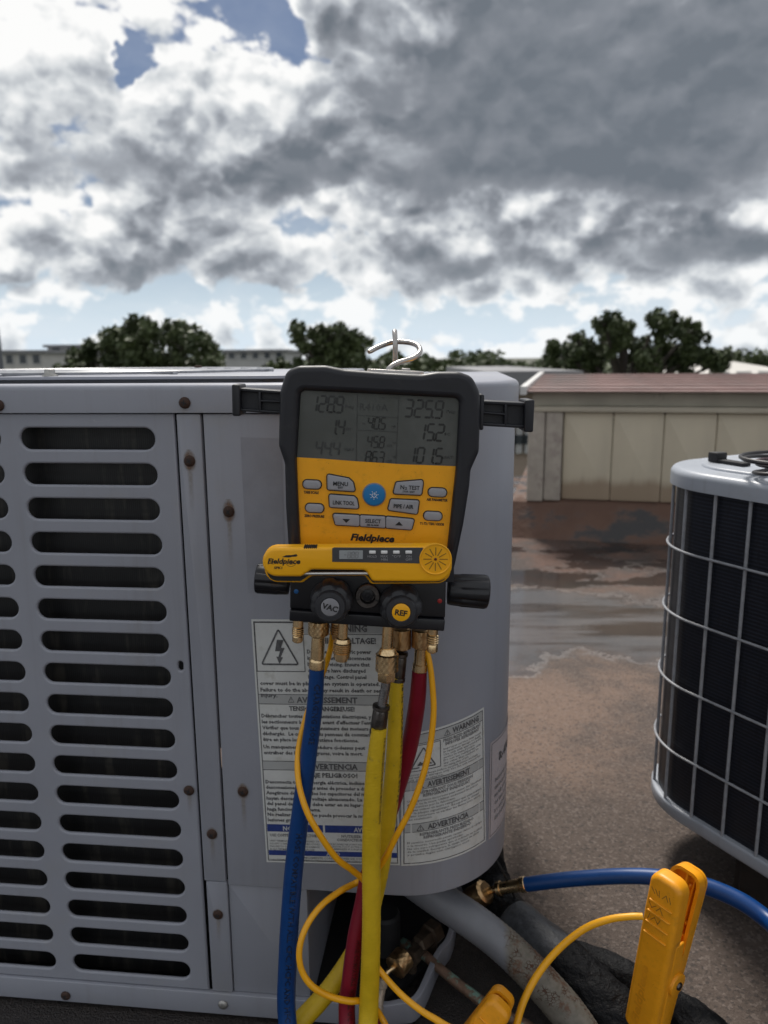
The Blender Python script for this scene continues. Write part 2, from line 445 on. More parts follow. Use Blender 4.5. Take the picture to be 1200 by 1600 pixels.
m_darksteel = mat('dark steel', (.13, .12, .115), .32, metal=1.0, var=.25, vscale=160)
m_bright = mat('bent steel', (.33, .33, .34), .28, metal=1.0, var=.25, vscale=120)
m_brass = mat('brass', (.78, .57, .32), .27, metal=1.0, var=.05, vscale=90, bump=.0, bscale=900, col2=(.60, .42, .22), c2=(.58, .8), c2scale=90)
m_brass2 = mat('tarnished brass', (.56, .37, .19), .36, metal=1.0, var=.1, vscale=120, col2=(.34, .20, .10), c2=(.5, .7), c2scale=160)
m_copper = mat('patinated copper', (.22, .14, .10), .6, metal=.5, var=.3, vscale=120, col2=(.22, .36, .30), c2=(.5, .6), c2scale=60)
m_rubber = mat('bumper rubber', (.012, .013, .018), .46, spec=.45, var=.12, vscale=60, bump=.25, bscale=2200, bdist=.0002, col2=(.024, .024, .028), c2=(.6, .75), c2scale=45)
m_black = mat('black anodised metal', (.006, .0065, .010), .38, var=.2, vscale=60, bump=.1, bscale=1500)
m_knob = mat('grey knob plastic', (.024, .025, .030), .5, var=.12, vscale=80, bump=.15, bscale=2200, bdist=.0002)
def smudge(t, b, P, c):
    n = t.noise(P, 38, 6, .7); n2 = t.noise(P, 500, 2, .5)
    cc = t.mix(t.m('MULTIPLY', t.mr(n, .52, .72), .50), c, (.46, .21, .012))
    t.put(b.inputs['Base Color'], t.mix(t.m('MULTIPLY', t.mr(n2, .69, .74), .5), cc, (.25, .12, .02)))
m_orange = mat('gauge orange', (.90, .40, .006), .42, var=.05, vscale=25, bump=.08, bscale=1800, bdist=.0002, build=smudge)
m_therm = mat('thermometer yellow', (.94, .45, .008), .38, var=.04, vscale=30, bump=.06, bscale=1800, bdist=.0002)
m_clamp = mat('clamp orange', (.82, .335, .008), .45, var=.07, vscale=40, bump=.15, bscale=900, col2=(.40, .17, .02), c2=(.62, .8), c2scale=45, build=smudge)
m_cable = mat('cable yellow', (.86, .40, .008), .38, var=.06, vscale=30)
m_yellow = mat('yellow hose rubber', (.60, .40, .010), .48, var=.07, vscale=50, bump=.3, bscale=600, col2=(.30, .22, .03), c2=(.62, .76), c2scale=60)
m_blue = mat('blue hose rubber', (.002, .042, .175), .40, spec=.4, var=.08, vscale=40, bump=.06, bscale=900)
m_red = mat('red hose rubber', (.20, .005, .020), .40, spec=.4, var=.08, vscale=40, bump=.06, bscale=900)
m_btn = mat('button grey', (.30, .31, .34), .55, var=.05, vscale=60, bump=.1, bscale=2000)
m_bluebtn = mat('power button blue', (.005, .165, .42), .45, var=.04)
def lcd(t, b, P, c):
    n = t.noise(P, 14, 4, .6)
    t.put(b.inputs['Base Color'], t.mix(t.mr(n, .4, .7), (.078, .084, .081), (.105, .112, .108)))
m_lcd = mat('lcd glass', (.05, .053, .05), .16, spec=.55, build=lcd, rvar=.3)
m_lcd_ink = mat('lcd segments', (.018, .019, .019), .3, var=.3, vscale=60)
m_lcd_faint = mat('lcd faint segments', (.036, .038, .038), .3, var=.2, vscale=60)
m_lcd2 = mat('pale lcd', (.34, .36, .37), .2, var=.05)
m_ink = mat('black print', (.012, .012, .013), .6)
m_white = mat('white print', (.75, .75, .74), .5)
m_greypanel = mat('dark grey panel', (.055, .057, .062), .5, var=.08)
m_greydisc = mat('grey insert', (.25, .25, .27), .5, var=.06)
m_sticker = mat('sticker paper', (.60, .61, .60), .42, var=.04, vscale=30, bump=.25, bscale=180, col2=(.50, .50, .47), c2=(.52, .72), c2scale=50)
m_sticker2 = mat('pinkish sticker', (.46, .42, .44), .45, var=.04, vscale=30, bump=.25, bscale=180)
m_print = mat('faded label print', (.095, .095, .10), .6, var=.35, vscale=260)
m_printfine = mat('worn fine print', (.20, .20, .205), .6, var=.25, vscale=260)
m_barblue = mat('label blue band', (.022, .045, .20), .45, var=.15, vscale=200)
m_barwhite = mat('label white letters', (.48, .50, .54), .5)
m_greybar = mat('label grey band', (.40, .41, .41), .45, var=.05)
m_foam = mat('black insulation foam', (.004, .0045, .006), .62, spec=.22, var=.35, vscale=160, bump=1.0, bscale=90, bdist=.006)
m_tape = mat('grey tape', (.060, .064, .072), .45, var=.3, vscale=90, bump=.6, bscale=160, bdist=.002)
def conduit(t, b, P, c):
    x, y, z = t.sep(P)
    worn = t.mr(t.m('ADD', x, t.m('MULTIPLY', t.noise(P, 40, 3, .6), .02)), .118, .128)
    e = t.m('MINIMUM', t.voro(t.vm('MULTIPLY', P, (1, 1, 1.6)), 210, 'DISTANCE_TO_EDGE'), 1)
    crack = t.m('MULTIPLY', t.mr(e, .03, .10, 1.0, 0.0), t.mr(t.noise(P, 55, 4, .65), .46, .60))
    c1 = t.mix(t.mr(t.noise(P, 120, 4, .6), .3, .7), (.13, .122, .10), (.18, .165, .14))
    c1 = t.mix(crack, c1, (.075, .028, .012))
    c1 = t.mix(t.m('MULTIPLY', t.mr(t.noise(P, 26, 5, .7), .54, .62), .75), c1, (.11, .045, .02))
    t.put(b.inputs['Base Color'], t.mix(worn, c, c1))
    t.put(b.inputs['Roughness'], t.m('MULTIPLY_ADD', worn, .3, .42))
    q = t.n('ShaderNodeBump'); q.inputs['Distance'].default_value = .0015; q.inputs['Strength'].default_value = .8
    t.put(q.inputs['Height'], t.m('MULTIPLY', crack, t.m('MULTIPLY', worn, -1.0))); t.put(b.inputs['Normal'], q.outputs[0])
m_conduit = mat('grey conduit', (.165, .173, .195), .42, var=.06, vscale=30, build=conduit)

# ------------------------------------------------------------------ the setting: roof, ground far below, parapet house, trees, town
def roofmat(t, b, P, c):
    x, y, z = t.sep(P)
    wob = t.m('MULTIPLY', t.m('SUBTRACT', t.noise(P, 1.5, 8, .68), .5), 1.1)
    yy = t.m('ADD', y, wob)
    gr = t.noise(P, 330, 3, .6); gr2 = t.voro(P, 260, 'F1', out='Color')
    g1 = t.sep(gr2)[0]; gr3 = t.noise(P, 90, 3, .6)
    dry = t.mix(gr3, (.13, .085, .062), (.235, .160, .122))
    dry = t.mix(t.mr(t.noise(P, 2.2, 5, .65), .42, .62), dry, (.085, .064, .054))
    far = t.mix(t.mr(t.noise(P, 5, 5, .65), .4, .6), (.115, .060, .042), (.060, .045, .040))
    near = t.mix(gr3, (.062, .045, .036), (.110, .083, .069))
    col = t.mix(t.mr(yy, 1.15, 1.5), near, dry)
    col = t.mix(t.mr(yy, 2.45, 2.75), col, far)
    col = t.mix(t.m('MULTIPLY', t.mr(g1, .75, .9), .38), col, (.21, .17, .15))
    col = t.mix(t.m('MULTIPLY', t.mr(g1, .05, .22, 1.0, 0.0), .55), col, (.020, .018, .018))
    # water: a shallow sheet across the roof further back, damp black granules under the near cabinet
    band = t.m('MULTIPLY', t.mr(yy, 1.80, 2.0), t.mr(yy, 2.42, 2.62, 1.0, 0.0))
    spots = t.mr(t.noise(t.vm('MULTIPLY', P, (1.4, 2.8, 1)), 1.5, 5, .62), .43, .55)
    spots = t.m('MULTIPLY', spots, t.mr(yy, 1.7, 2.5))
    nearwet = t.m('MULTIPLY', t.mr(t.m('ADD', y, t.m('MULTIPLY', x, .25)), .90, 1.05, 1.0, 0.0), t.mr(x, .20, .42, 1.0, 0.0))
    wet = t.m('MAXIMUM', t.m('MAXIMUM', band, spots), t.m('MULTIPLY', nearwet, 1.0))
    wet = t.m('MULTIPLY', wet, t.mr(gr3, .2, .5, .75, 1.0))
    wet_sky_col = t.mix(band, (.020, .019, .020), t.mix(t.mr(t.noise(t.vm('MULTIPLY', P, (1.1, 8, 1)), 1.0, 5, .62), .40, .56), (.020, .019, .020), (.105, .110, .120)))  # pale grey paints the sky's reflection into the colour of the wet band
    col = t.mix(t.m('MULTIPLY', wet, .80), col, wet_sky_col)
    t.put(b.inputs['Base Color'], col)
    sheet = t.mr(t.m('MAXIMUM', band, spots), .35, .85)
    t.put(b.inputs['Roughness'], t.mix(sheet, t.mix(nearwet, (.85, .85, .85), (.42, .42, .42)), (.11, .11, .11)))
    q = t.n('ShaderNodeBump'); q.inputs['Distance'].default_value = .004
    t.put(q.inputs['Strength'], t.m('MULTIPLY_ADD', sheet, -.93, .95))
    t.put(q.inputs['Height'], t.m('ADD', t.m('MULTIPLY', g1, .6), t.m('MULTIPLY', gr, .8))); t.put(b.inputs['Normal'], q.outputs[0])
m_roof = mat('granule roofing', (.1, .1, .1), .8, build=roofmat)
mb = MB(); mb.box(-9, 9, -6, 5.2, -.35, 0)
tag(mb.build('flat_roof', m_roof, angle=0), kind='structure')
m_earth = mat('ground', (.07, .075, .05), .9, var=.4, vscale=.05, col2=(.11, .11, .10), c2=(.5, .6), c2scale=.02)
mb = MB(); mb.add([(-5000, -800, -5), (5000, -800, -5), (5000, 7000, -5), (-5000, 7000, -5)], [(0, 1, 2, 3)])
tag(mb.build('ground', m_earth, angle=0), kind='structure')

# long low roof house at the roof edge, beige panels over a stained curb
def beige(t, b, P, c):
    x, y, z = t.sep(P)
    n = t.noise(t.vm('MULTIPLY', P, (9, 9, 1.3)), 1.0, 5, .62)
    st = t.m('MULTIPLY', t.mr(t.m('ADD', z, t.m('MULTIPLY', n, -.10)), .010, .060, 1.0, 0.0), .6)
    cc = t.mix(t.m('MULTIPLY', t.mr(n, .5, .75), .35), c, (.47, .42, .33))
    t.put(b.inputs['Base Color'], t.mix(st, cc, (.22, .13, .075)))
m_beige = mat('beige panel', (.58, .52, .40), .6, var=.05, vscale=4, build=beige)
m_trim = mat('beige trim', (.50, .46, .37), .55, var=.08, vscale=6)
def fasc(t, b, P, c):
    n = t.noise(t.vm('MULTIPLY', P, (7, 7, 2.0)), 1.0, 5, .65)
    t.put(b.inputs['Base Color'], t.mix(t.mr(n, .66, .74), c, (.035, .032, .028)))
m_fascia = mat('stained fascia', (.42, .40, .33), .65, var=.12, vscale=6, build=fasc)
m_redroof = mat('red brown roofing', (.27, .175, .160), .45, var=.15, vscale=5, col2=(.20, .17, .16), c2=(.5, .7), c2scale=3)
m_board = mat('weathered board', (.40, .36, .31), .8, var=.1, vscale=20, col2=(.29, .245, .22), c2=(.5, .68), c2scale=14)
m_rake = mat('white rake board', (.55, .55, .54), .6, var=.12, vscale=20)
def curbmat(t, b, P, c):
    n = t.noise(t.vm('MULTIPLY', P, (2.4, 2.4, 5)), 2.0, 6, .65)
    t.put(b.inputs['Base Color'], t.mix(t.mr(n, .48, .60), t.mix(t.noise(P, 9, 5, .6), (.085, .047, .034), (.15, .085, .06)), (.022, .020, .021)))
    t.put(b.inputs['Roughness'], t.mr(n, .45, .6, .85, .3))
m_curb = mat('curb membrane', (.1, .06, .05), .7, build=curbmat, bump=.5, bscale=30, bdist=.01)
q0 = gnd(838, 842); ang = R_(-14)
Mh = Matrix.Translation((q0.x, q0.y, 0)) @ Matrix.Rotation(ang, 4, 'Z')
house = empty('roof_shed', 'long low beige panelled roof shed with red brown roof across the wet roof', 'shed', Mh)
L = 4.6
mb = MB(); mb.plate([(0, 0), (.10, .15), (.13, .165), (2.0, .165), (2.0, 0)], 0, L, 0, M=Matrix(((0, 1, 0, -.12), (1, 0, 0, 0), (0, 0, 1, 0), (0, 0, 0, 1))))
mb.build('curb', m_curb, house, angle=0)
mbp = MB(); mbp.bbox(0, .211, 0, .03, 0, .394, .006)
pp = None
for i in range(21):
    if pp is None:
        pp = mbp.build('panel', m_beige, house); pp.location = (.10, .115, .165)
    else: again(pp, house, (.10 + .2135 * i, .115 + random.uniform(-.002, .002), .165))
mb = MB(); mb.box(.02, L, .15, 1.7, .165, .62); mb.build('core', m_dark, house, angle=0)
mb = MB(); mb.bbox(-.055, .018, .09, .145, .155, .560, .006); mb.bbox(.021, .096, .096, .145, .16, .560, .006); mb.build('corner_board', m_board, house)
mb = MB(); mb.bbox(-.03, L, .085, .15, .562, .586, .004); mb.build('trim_rail', m_trim, house)
mb = MB(); mb.bbox(-.04, L, .105, .15, .588, .650, .003); mb.build('fascia', m_fascia, house)
mb = MB(); mb.bbox(-.02, .018, .152, 1.9, .10, .650, .003, M=None); mb.build('end_wall', m_board, house)
mb = MB(); mb.add([(-.06, .02, .657), (L, .02, .657), (L, 1.75, .690), (-.06, 1.75, .690), (-.06, .02, .652), (L, .02, .652), (L, 1.75, .652), (-.06, 1.75, .652)],
                  [(0, 1, 2, 3), (4, 7, 6, 5), (0, 4, 5, 1), (1, 5, 6, 2), (2, 6, 7, 3), (3, 7, 4, 0)])
rf = mb.build('roof', m_redroof, house, angle=0)
mbr = MB(); mbr.bbox(-.06, L, 0, .014, 0, .01, .003)
rb = None
for i in range(7):
    p = (0, .10 + i * .25, .656 + (.08 + i * .25) * .019)
    if rb is None: rb = mbr.build('batten', m_redroof, rf); rb.location = p
    else: again(rb, rf, p)
mb = MB(); mb.add([(-.09, 0, .640), (-.062, 0, .640), (-.062, 1.77, .675), (-.09, 1.77, .675), (-.09, 0, .676), (-.062, 0, .676), (-.062, 1.77, .708), (-.09, 1.77, .708)],
                  [(0, 3, 2, 1), (4, 5, 6, 7), (0, 1, 5, 4), (1, 2, 6, 5), (2, 3, 7, 6), (3, 0, 4, 7)])
mb.build('rake_board', m_rake, house, angle=0)

# buildings of the town beyond
m_farwin = mat('far window glass', (.04, .05, .06), .15)
m_far = [mat('pale far wall %d' % i, c, .7, var=.08, vscale=.4) for i, c in enumerate([(.48, .47, .45), (.40, .40, .40), (.34, .27, .22), (.52, .50, .47)])]
m_farroof = mat('far roof sheet', (.20, .20, .21), .6, var=.15, vscale=.5)
def far_block(name, label, u0, u1, vt, Y, depth, mw, nwin, wz, roof='flat', wcol=None, zb=-5.0):
    a, b2 = at(u0, vt, Y), at(u1, vt, Y); wd = b2.x - a.x; ht = a.z - zb
    o = empty(name, label, 'building', Vector((a.x, Y, zb)))
    m1 = MB(); m1.box(0, wd, 0, depth, 0, ht * (.999 if roof == 'flat' else .9)); m1.build('wall', mw, o, angle=0)
    if roof == 'flat':
        m1 = MB(); m1.box(-.3, wd + .3, -.3, depth + .3, ht, ht + .25); m1.build('roof', m_farroof, o, angle=0)
    else:
        m1 = MB(); h0_ = ht * .9
        m1.add([(-.4, -.4, h0_ + .02), (wd + .4, -.4, h0_ + .02), (wd + .4, depth + .4, h0_ + .02), (-.4, depth + .4, h0_ + .02), (wd * .45, depth * .5, ht + .3), (wd * .55, depth * .5, ht + .3)],
               [(0, 1, 5, 4), (1, 2, 5), (2, 3, 4, 5), (3, 0, 4), (0, 3, 2, 1)])
        m1.build('roof', m_far[3], o, angle=0)
    m1 = MB(); wl = wd / (nwin + .3) * .72; m1.box(0, wl, -.06, .02, 0, wz[1]); mg = MB(); mg.box(.12, wl - .12, -.075, -.062, .12, wz[1] - .12)
    first = None
    for r in wz[0]:
        for i in range(nwin):
            p = (wd * (i + .2) / (nwin + .1), 0, r * ht)
            if first is None:
                first = m1.build('window', m_far[1], o, angle=0); first.location = p; mg.build('pane', m_farwin, first, angle=0)
            else: again(first, o, p)
    return o
far_block('office_building', 'pale flat roofed building at the far left edge behind the cabinet', -60, 68, 553, 62, 14, m_far[0], 6, ((.60, .86), .9))
far_block('office_building', 'grey building with a dark window band left of the wide tree', 74, 150, 543, 75, 14, m_far[1], 3, ((.62, .88), 1.0))
far_block('office_building', 'pale grey building between the wide tree and the gauge', 352, 446, 551, 70, 14, m_far[1], 5, ((.66, .90), .8))
far_block('house', 'distant pale house with hipped roof right of the large tree', 1110, 1250, 572, 48, 9, m_far[3], 4, ((.80,), .7), 'hip')
far_block('brown_building', 'brown walled building with small dark windows glimpsed past the cabinet edge', 790, 862, 612, 9.5, 5, m_far[2], 5, ((.55, .72, .86), .35))
m_pole = mat('grey pole', (.10, .11, .125), .5)
pb = at(1, 590, 14)
mb = MB(); mb.lathe([(.075, -5 - pb.z + .3), (.075, 0), (.05, 1.25), (.045, 1.32)], 12); mb.build('lamp_post', m_pole)
po = bpy.data.objects['lamp_post']; po.location = pb; tag(po, 'slim dark grey post at the far left edge of the view', 'post')

# trees
def leafmat(t, b, P, c):
    n = t.noise(P, .9, 4, .6); n2 = t.noise(P, 9, 2, .6)
    cc = t.mix(t.mr(n, .35, .65), (.026, .046, .016), (.070, .098, .033))
    t.put(b.inputs['Base Color'], t.mix(t.m('MULTIPLY', n2, .5), cc, (.075, .085, .03)))
m_leaf = mat('tree leaves', (.05, .07, .03), .6, build=leafmat)
m_bark = mat('bark', (.055, .045, .038), .9, var=.3, vscale=5, bump=.6, bscale=12, bdist=.05)
def tree(label, u0, u1, vt, Y, clumps, leaf=.16, per=420, seed=1, cat='tree', base=-5.0):
    """clumps: (u, v, radius in photo pixels) round which leaves gather; limbs run from the trunk to each."""
    rs = np.random.RandomState(seed); bx = at((u0 + u1) / 2, 560, Y)
    o = empty('tree', label, cat, Vector((bx.x, Y, base)), 'trees beyond the roof')
    T = MB(); pxm = Y / FP * 1.02
    C = []
    for (u, v, r) in clumps:
        p = at(u, v, Y) - Vector((bx.x, Y, base)); rad = r * pxm
        C.append((Vector((p.x, rs.uniform(-.5, .5) * (u1 - u0) * pxm * .5, p.z)), rad))
    zc = min(c[0].z for c in C) * .72
    T.tube([Vector((0, 0, 0)), Vector((.05, 0, zc * .5)), Vector((0, .05, zc))], [.34, .26, .22], 10)
    for c, r in C:
        mid = Vector((c.x * .45, c.y * .45, zc + (c.z - zc) * .55 - .15))
        T.tube([Vector((0, 0, zc * .9)), mid, c * .75 + mid * .25 , c], [.16, .09, .05, .02], 6)
        for k in range(4):
            d = Vector(rs.normal(size=3)).normalized(); T.tube([c - d * .1, c + d * r * .5, c + d * r * .95], [.03, .02, .008], 4)
    T.build('trunk', m_bark, o)
    V = []; F = []
    for c, r in C:
        r *= 1.22; n = max(60, int(per * 2.6 * (r / (30 * pxm)) ** 2))
        sub = [Vector(rs.normal(size=3)).normalized() * r * rs.uniform(.25, .95) for _ in range(11)]
        for k in range(n):
            sc = sub[rs.randint(9)]
            d = Vector(rs.normal(size=3)); d = d.normalized() * r * .42 * rs.uniform(.2, 1.0) ** .6
            p = c + sc + d; a = Vector(rs.normal(size=3)).normalized(); e = a.orthogonal().normalized(); g = a.cross(e)
            s1 = leaf * .72 * rs.uniform(.6, 1.3); i = len(V)
            V += [tuple(p - e * s1), tuple(p + g * s1 * .5), tuple(p + e * s1), tuple(p - g * s1 * .5)]; F.append((i, i + 1, i + 2, i + 3))
    me = bpy.data.meshes.new('crown'); me.from_pydata(V, [], F); me.materials.append(m_leaf)
    cr = bpy.data.objects.new('crown', me); COL.objects.link(cr); cr.parent = o
    return o
tree('wide dark green tree on the left behind the cabinet top', 100, 358, 500, 38,
     [(140, 565, 26), (165, 548, 26), (190, 535, 24), (215, 520, 22), (250, 514, 20), (280, 524, 20), (255, 540, 28), (225, 552, 30), (300, 545, 26), (325, 558, 26), (345, 568, 18), (285, 562, 28), (190, 568, 28), (120, 575, 18), (240, 575, 28)], leaf=.22, per=330, seed=3)
tree('dark dense tree just left of the gauge hook', 453, 582, 507, 34,
     [(472, 525, 17), (492, 519, 17), (515, 520, 16), (538, 522, 18), (556, 534, 18), (520, 545, 24), (545, 556, 26), (490, 545, 15), (560, 570, 24), (520, 572, 28), (466, 568, 9), (462, 532, 9)], leaf=.17, per=420, seed=5)
tree('large open crowned tree behind the beige shed', 835, 1117, 488, 30,
     [(925, 510, 17), (947, 514, 17), (975, 510, 18), (1004, 511, 18), (1030, 520, 19), (1060, 524, 17), (1078, 530, 18), (1072, 552, 22), (1092, 568, 22), (1050, 568, 22), (945, 535, 22), (915, 545, 22), (970, 545, 24), (990, 565, 22), (935, 565, 26), (895, 560, 20), (870, 572, 20), (850, 580, 14), (1020, 578, 18), (905, 524, 8), (962, 520, 17), (990, 528, 12), (1008, 548, 14), (1036, 548, 16), (880, 548, 16), (1010, 566, 18), (1030, 540, 16), (955, 520, 16), (975, 518, 15), (1075, 565, 18)], leaf=.14, per=520, seed=9)
tree('small bush of leaves right of the hook on the horizon', 740, 785, 570, 60, [(750, 579, 9), (765, 577, 10), (778, 580, 8)], leaf=.3, per=1200, seed=11)
tree('low dark tree showing between grey building and gauge', 415, 455, 565, 50, [(425, 578, 12), (440, 573, 12), (452, 578, 10)], leaf=.25, per=800, seed=12)
tree('distant dark tree at the right edge behind the pale house', 1150, 1215, 560, 66, [(1160, 575, 13), (1180, 567, 13), (1200, 572, 14)], leaf=.3, per=900, seed=13)
# far wood as one mass along the horizon
rs = np.random.RandomState(4); V = []; F = []
for k in range(26000):
    x = rs.uniform(-220, 240); y = rs.uniform(165, 200)
    top = .9 + 1.1 * sin(x * .11) + 1.1 * sin(x * .31 + 1) + .8 * sin(x * .83)
    z = -5 + rs.uniform(0, 1) ** .7 * (top + 4.6); a = rs.normal(size=3); a /= np.linalg.norm(a); e = np.cross(a, (.3, .5, .8)); e /= np.linalg.norm(e); g = np.cross(a, e); p = np.array((x, y, z)); s1 = rs.uniform(.5, 1.1); i = len(V)
    V += [tuple(p - e * s1), tuple(p + g * s1 * .6), tuple(p + e * s1), tuple(p - g * s1 * .6)]; F.append((i, i + 1, i + 2, i + 3))
me = bpy.data.meshes.new('far_wood'); me.from_pydata(V, [], F); me.materials.append(m_leaf)
o = bpy.data.objects.new('far_wood', me); COL.objects.link(o); tag(o, 'dark wood along the horizon', 'wood', kind='stuff')

# ------------------------------------------------------------------ near condensing unit (left), its own axes: x along the face, y into it, z up
O1 = Vector((0, .79, 0)); A1 = Matrix.Translation(O1) @ Matrix.Rotation(R_(-6), 4, 'Z'); A1i = A1.inverted()
XC, RC = .011, .13; X0 = -.78; YB = .60
ZT, ZL, ZP = .776, .746, .187
def hit1(u, v, off=0.0):
    """Photo pixel to (distance along the skin, height) on the cabinet."""
    o = A1i @ CAM; d = A1i.to_3x3() @ ray(u, v)
    p = o + d * ((-off - o.y) / d.y)
    if p.x <= XC: return p.x, p.z
    ox, oy = o.x - XC, o.y - RC
    a = d.x ** 2 + d.y ** 2; b = 2 * (ox * d.x + oy * d.y); c = ox * ox + oy * oy - (RC + off) ** 2
    D_ = max(0, b * b - 4 * a * c); p = o + d * ((-b - sqrt(D_)) / (2 * a))
    return XC + RC * atan2(p.x - XC, RC - p.y), p.z
def skin(s, z, off=0.0):
    if s <= XC: return (s, -off, z)
    f = (s - XC) / RC
    if f < pi / 2: return (XC + (RC + off) * sin(f), RC - (RC + off) * cos(f), z)
    return (XC + RC + off, RC + (f - pi / 2) * RC, z)
SEND = XC + RC * pi / 2 + (YB - RC)
def stations(s0, s1):
    a = [s0] + ([XC] if s0 < XC < s1 else []); n = 18
    a += [XC + RC * pi / 2 * k / n for k in range(1, n + 1) if s0 < XC + RC * pi / 2 * k / n < s1]
    return a + [s1]
def rprof(z0, z1, o0, o1, b, n=3):
    """Rounded rectangle in (off, z): o1 is the outer face."""
    pts = []
    for (oc, zc, a0) in ((o1 - b, z0 + b, -90), (o1 - b, z1 - b, 0)):
        for k in range(n + 1):
            a = R_(a0 + 90 * k / n); pts.append((oc + b * cos(a), zc + b * sin(a)))
    return pts + [(o0, z1), (o0, z0)]
def band(mb, s0, s1, z0, z1, o0, o1, b):
    pr = rprof(z0, z1, o0, o1, b); mb.sweep(lambda s: [skin(s, z, o) for o, z in pr], stations(s0, s1))
ac1 = empty('air_conditioner', 'grey condensing unit with slotted side panel, warning stickers and rusty screws behind the gauge', 'air conditioner', A1)
# lid
def foot(off):
    ol = [(X0 - off, -off)] + [skin(s, 0, off)[:2] for s in stations(XC - .001, XC + RC * pi / 2 + .001)] + [(XC + RC + off, YB + off), (X0 - off, YB + off)]
    return ol
up = Matrix(((1, 0, 0, 0), (0, 0, 1, 0), (0, -1, 0, 0), (0, 0, 0, 1)))       # plate front -> up
mb = MB(); mb.plate(foot(.004), -ZT, -ZL, .007, 4, M=up); mb.build('lid', m_paint, ac1)
mb = MB(); mb.plate([(x, y) for x, y in rrect(X0 + .03, .026, -.085, YB - .04, .05, 6)], -(ZT + .0075), -(ZT + .004), .0015, 2, M=up)
mb.plate(rrect(X0 + .05, .045, -.10, YB - .06, .05, 6), -(ZT + .004), -ZT + .001, 0, 1, M=up)
mb.build('top_panel', m_darksteel if False else m_paint, ac1)
c = ((X0 - .085) / 2, (YB - .04) / 2); mb = MB()
for k in range(9):
    r = .05 + k * .024; P = [(c[0] + r * cos(a * pi / 20), c[1] + r * sin(a * pi / 20), ZT + .0105) for a in range(41)]
    mb.tube(P, .0018, 6)
for k in range(4):
    a = k * pi / 4; mb.tube([(c[0] - .25 * cos(a), c[1] - .25 * sin(a), ZT + .0085), (c[0] + .25 * cos(a), c[1] + .25 * sin(a), ZT + .0085)], .0022, 6)
mb.build('fan_guard', m_wire, ac1)
# slotted panel
SLX = [(-.772, -.611), (-.5895, -.4185), (-.3955, -.2445)]; SLX = [(-.742, -.592), (-.5685, -.4185), (-.3955, -.2445)]
ZS = [.7180 - i * (.7180 - .0630) / 17 for i in range(18)]
out = [(X0, .0375), (-.2215, .0375), (-.2215, ZL - .0008), (X0, ZL - .0008)]
holes = [rrect(a, z - .0117, b, z + .0117, .01169, 7)[::-1] for a, b in SLX for z in ZS]
holes.append(rrect(*(lambda q: (q[0] - .0028, q[1] - .0055, q[0] + .0028, q[1] + .0055))(hit1(282, 1041)), .0027, 3)[::-1])
v, f = curve_plate([out] + holes, .0052, .0024, 3)
mb = MB(); mb.add([(x, y, z) for x, y, z in v], f); mb.build('slotted_panel', m_paint, ac1, angle=40, recalc=False)
mb = MB(); mb.box(X0 + .01, -.225, .030, .034, .03, ZL - .01); mb.build('coil', m_coil, ac1, angle=0)
# filler strips and service panel
mb = MB(); mb.bbox(-.2188, -.1925, -.0012, .006, hit1(345, 1378)[1] + .0012, ZL - .0015, .0012); mb.build('joint_strip', m_paint, ac1)
mb = MB(); mb.bbox(-.2172, -.1915, -.0004, .006, .0380, hit1(345, 1378)[1], .0012); mb.build('joint_strip', m_paint, ac1)
mb = MB(); band(mb, -.1895, SEND, ZP, ZL - .0012, -.004, .0006, .0015); mb.build('service_panel', m_paint, ac1, recalc=True)
XO = -.0955
mb = MB(); mb.bbox(-.1905, XO, .0022, .012, .0375, ZP - .0008, .0012); mb.build('lower_panel', m_paint, ac1)
# valve recess: side wall, back wall, floor
mb = MB(); mb.box(XO - .003, XO, .0125, .225, .02, ZP + .02); mb.build('recess_wall', m_paint, ac1, angle=0)
mb = MB(); mb.box(XO - .003, XC + RC - .07, .225, .228, .015, ZP + .02); mb.box(XO, XC + RC - .05, .06, .228, ZP + .02, ZP + .023)
mb.build('valve_recess', m_dark, ac1, angle=0)  # dark colour stands in for the shade inside the hollow unit
mb = MB(); mb.bbox(XC + RC - .075, XC + RC - .045, .228, YB - .01, .02, ZP + .004, .003); mb.build('side_panel', m_paint, ac1)
# base rail: straight along the face, then round the corner set further in
pr = rprof(.0072, .0368, -.004, .0030, .0012)
a, b = gnd(596, 1586, .010), gnd(690, 1514, .010); a, b = A1i @ a, A1i @ b
path = [(X0, 0), (-.12, 0), (-.02, 0.0), (.012, .006), (.035, .018)] + [tuple((a.xy + (b.xy - a.xy) * t)) for t in ()]
path += [(b.x - .006, b.y - .006), (b.x + .008, b.y + .022), (b.x + .014, b.y + .055), (b.x + .015, b.y + .10), (b.x + .015, YB - .05)]
path = [tuple(p) for p in spline([(p[0], p[1]) for p in path], 5)]
def railst(k):
    p = Vector(path[k]).to_2d(); t = (Vector(path[min(k + 1, len(path) - 1)]).to_2d() - Vector(path[max(k - 1, 0)]).to_2d()).normalized(); n = Vector((t.y, -t.x))
    return [(p.x + n.x * o_, p.y + n.y * o_, z) for o_, z in pr]
mb = MB(); mb.sweep(railst, range(len(path))); mb.build('base_rail', m_paint, ac1)
mb = MB(); mb.plate([(X0, .012), (-.02, .012)] + [(p[0] - .004, p[1] + .004) for p in path[-16:]] + [(X0, YB - .05)], -.016, -.010, 0, 1, M=up); mb.build('base_pan', m_dark, ac1, angle=0)
mb = MB(); mb.bbox(0, .05, 0, .05, 0, .012, .002); ft = mb.build('foot', m_dark, ac1)
for k, p in enumerate([(X0 + .05, .03, 0), (-.22, .04, 0), (X0 + .05, YB - .1, 0), (-.02, YB - .1, 0)]):
    if k == 0: ft.location = p
    else: again(ft, ac1, p)
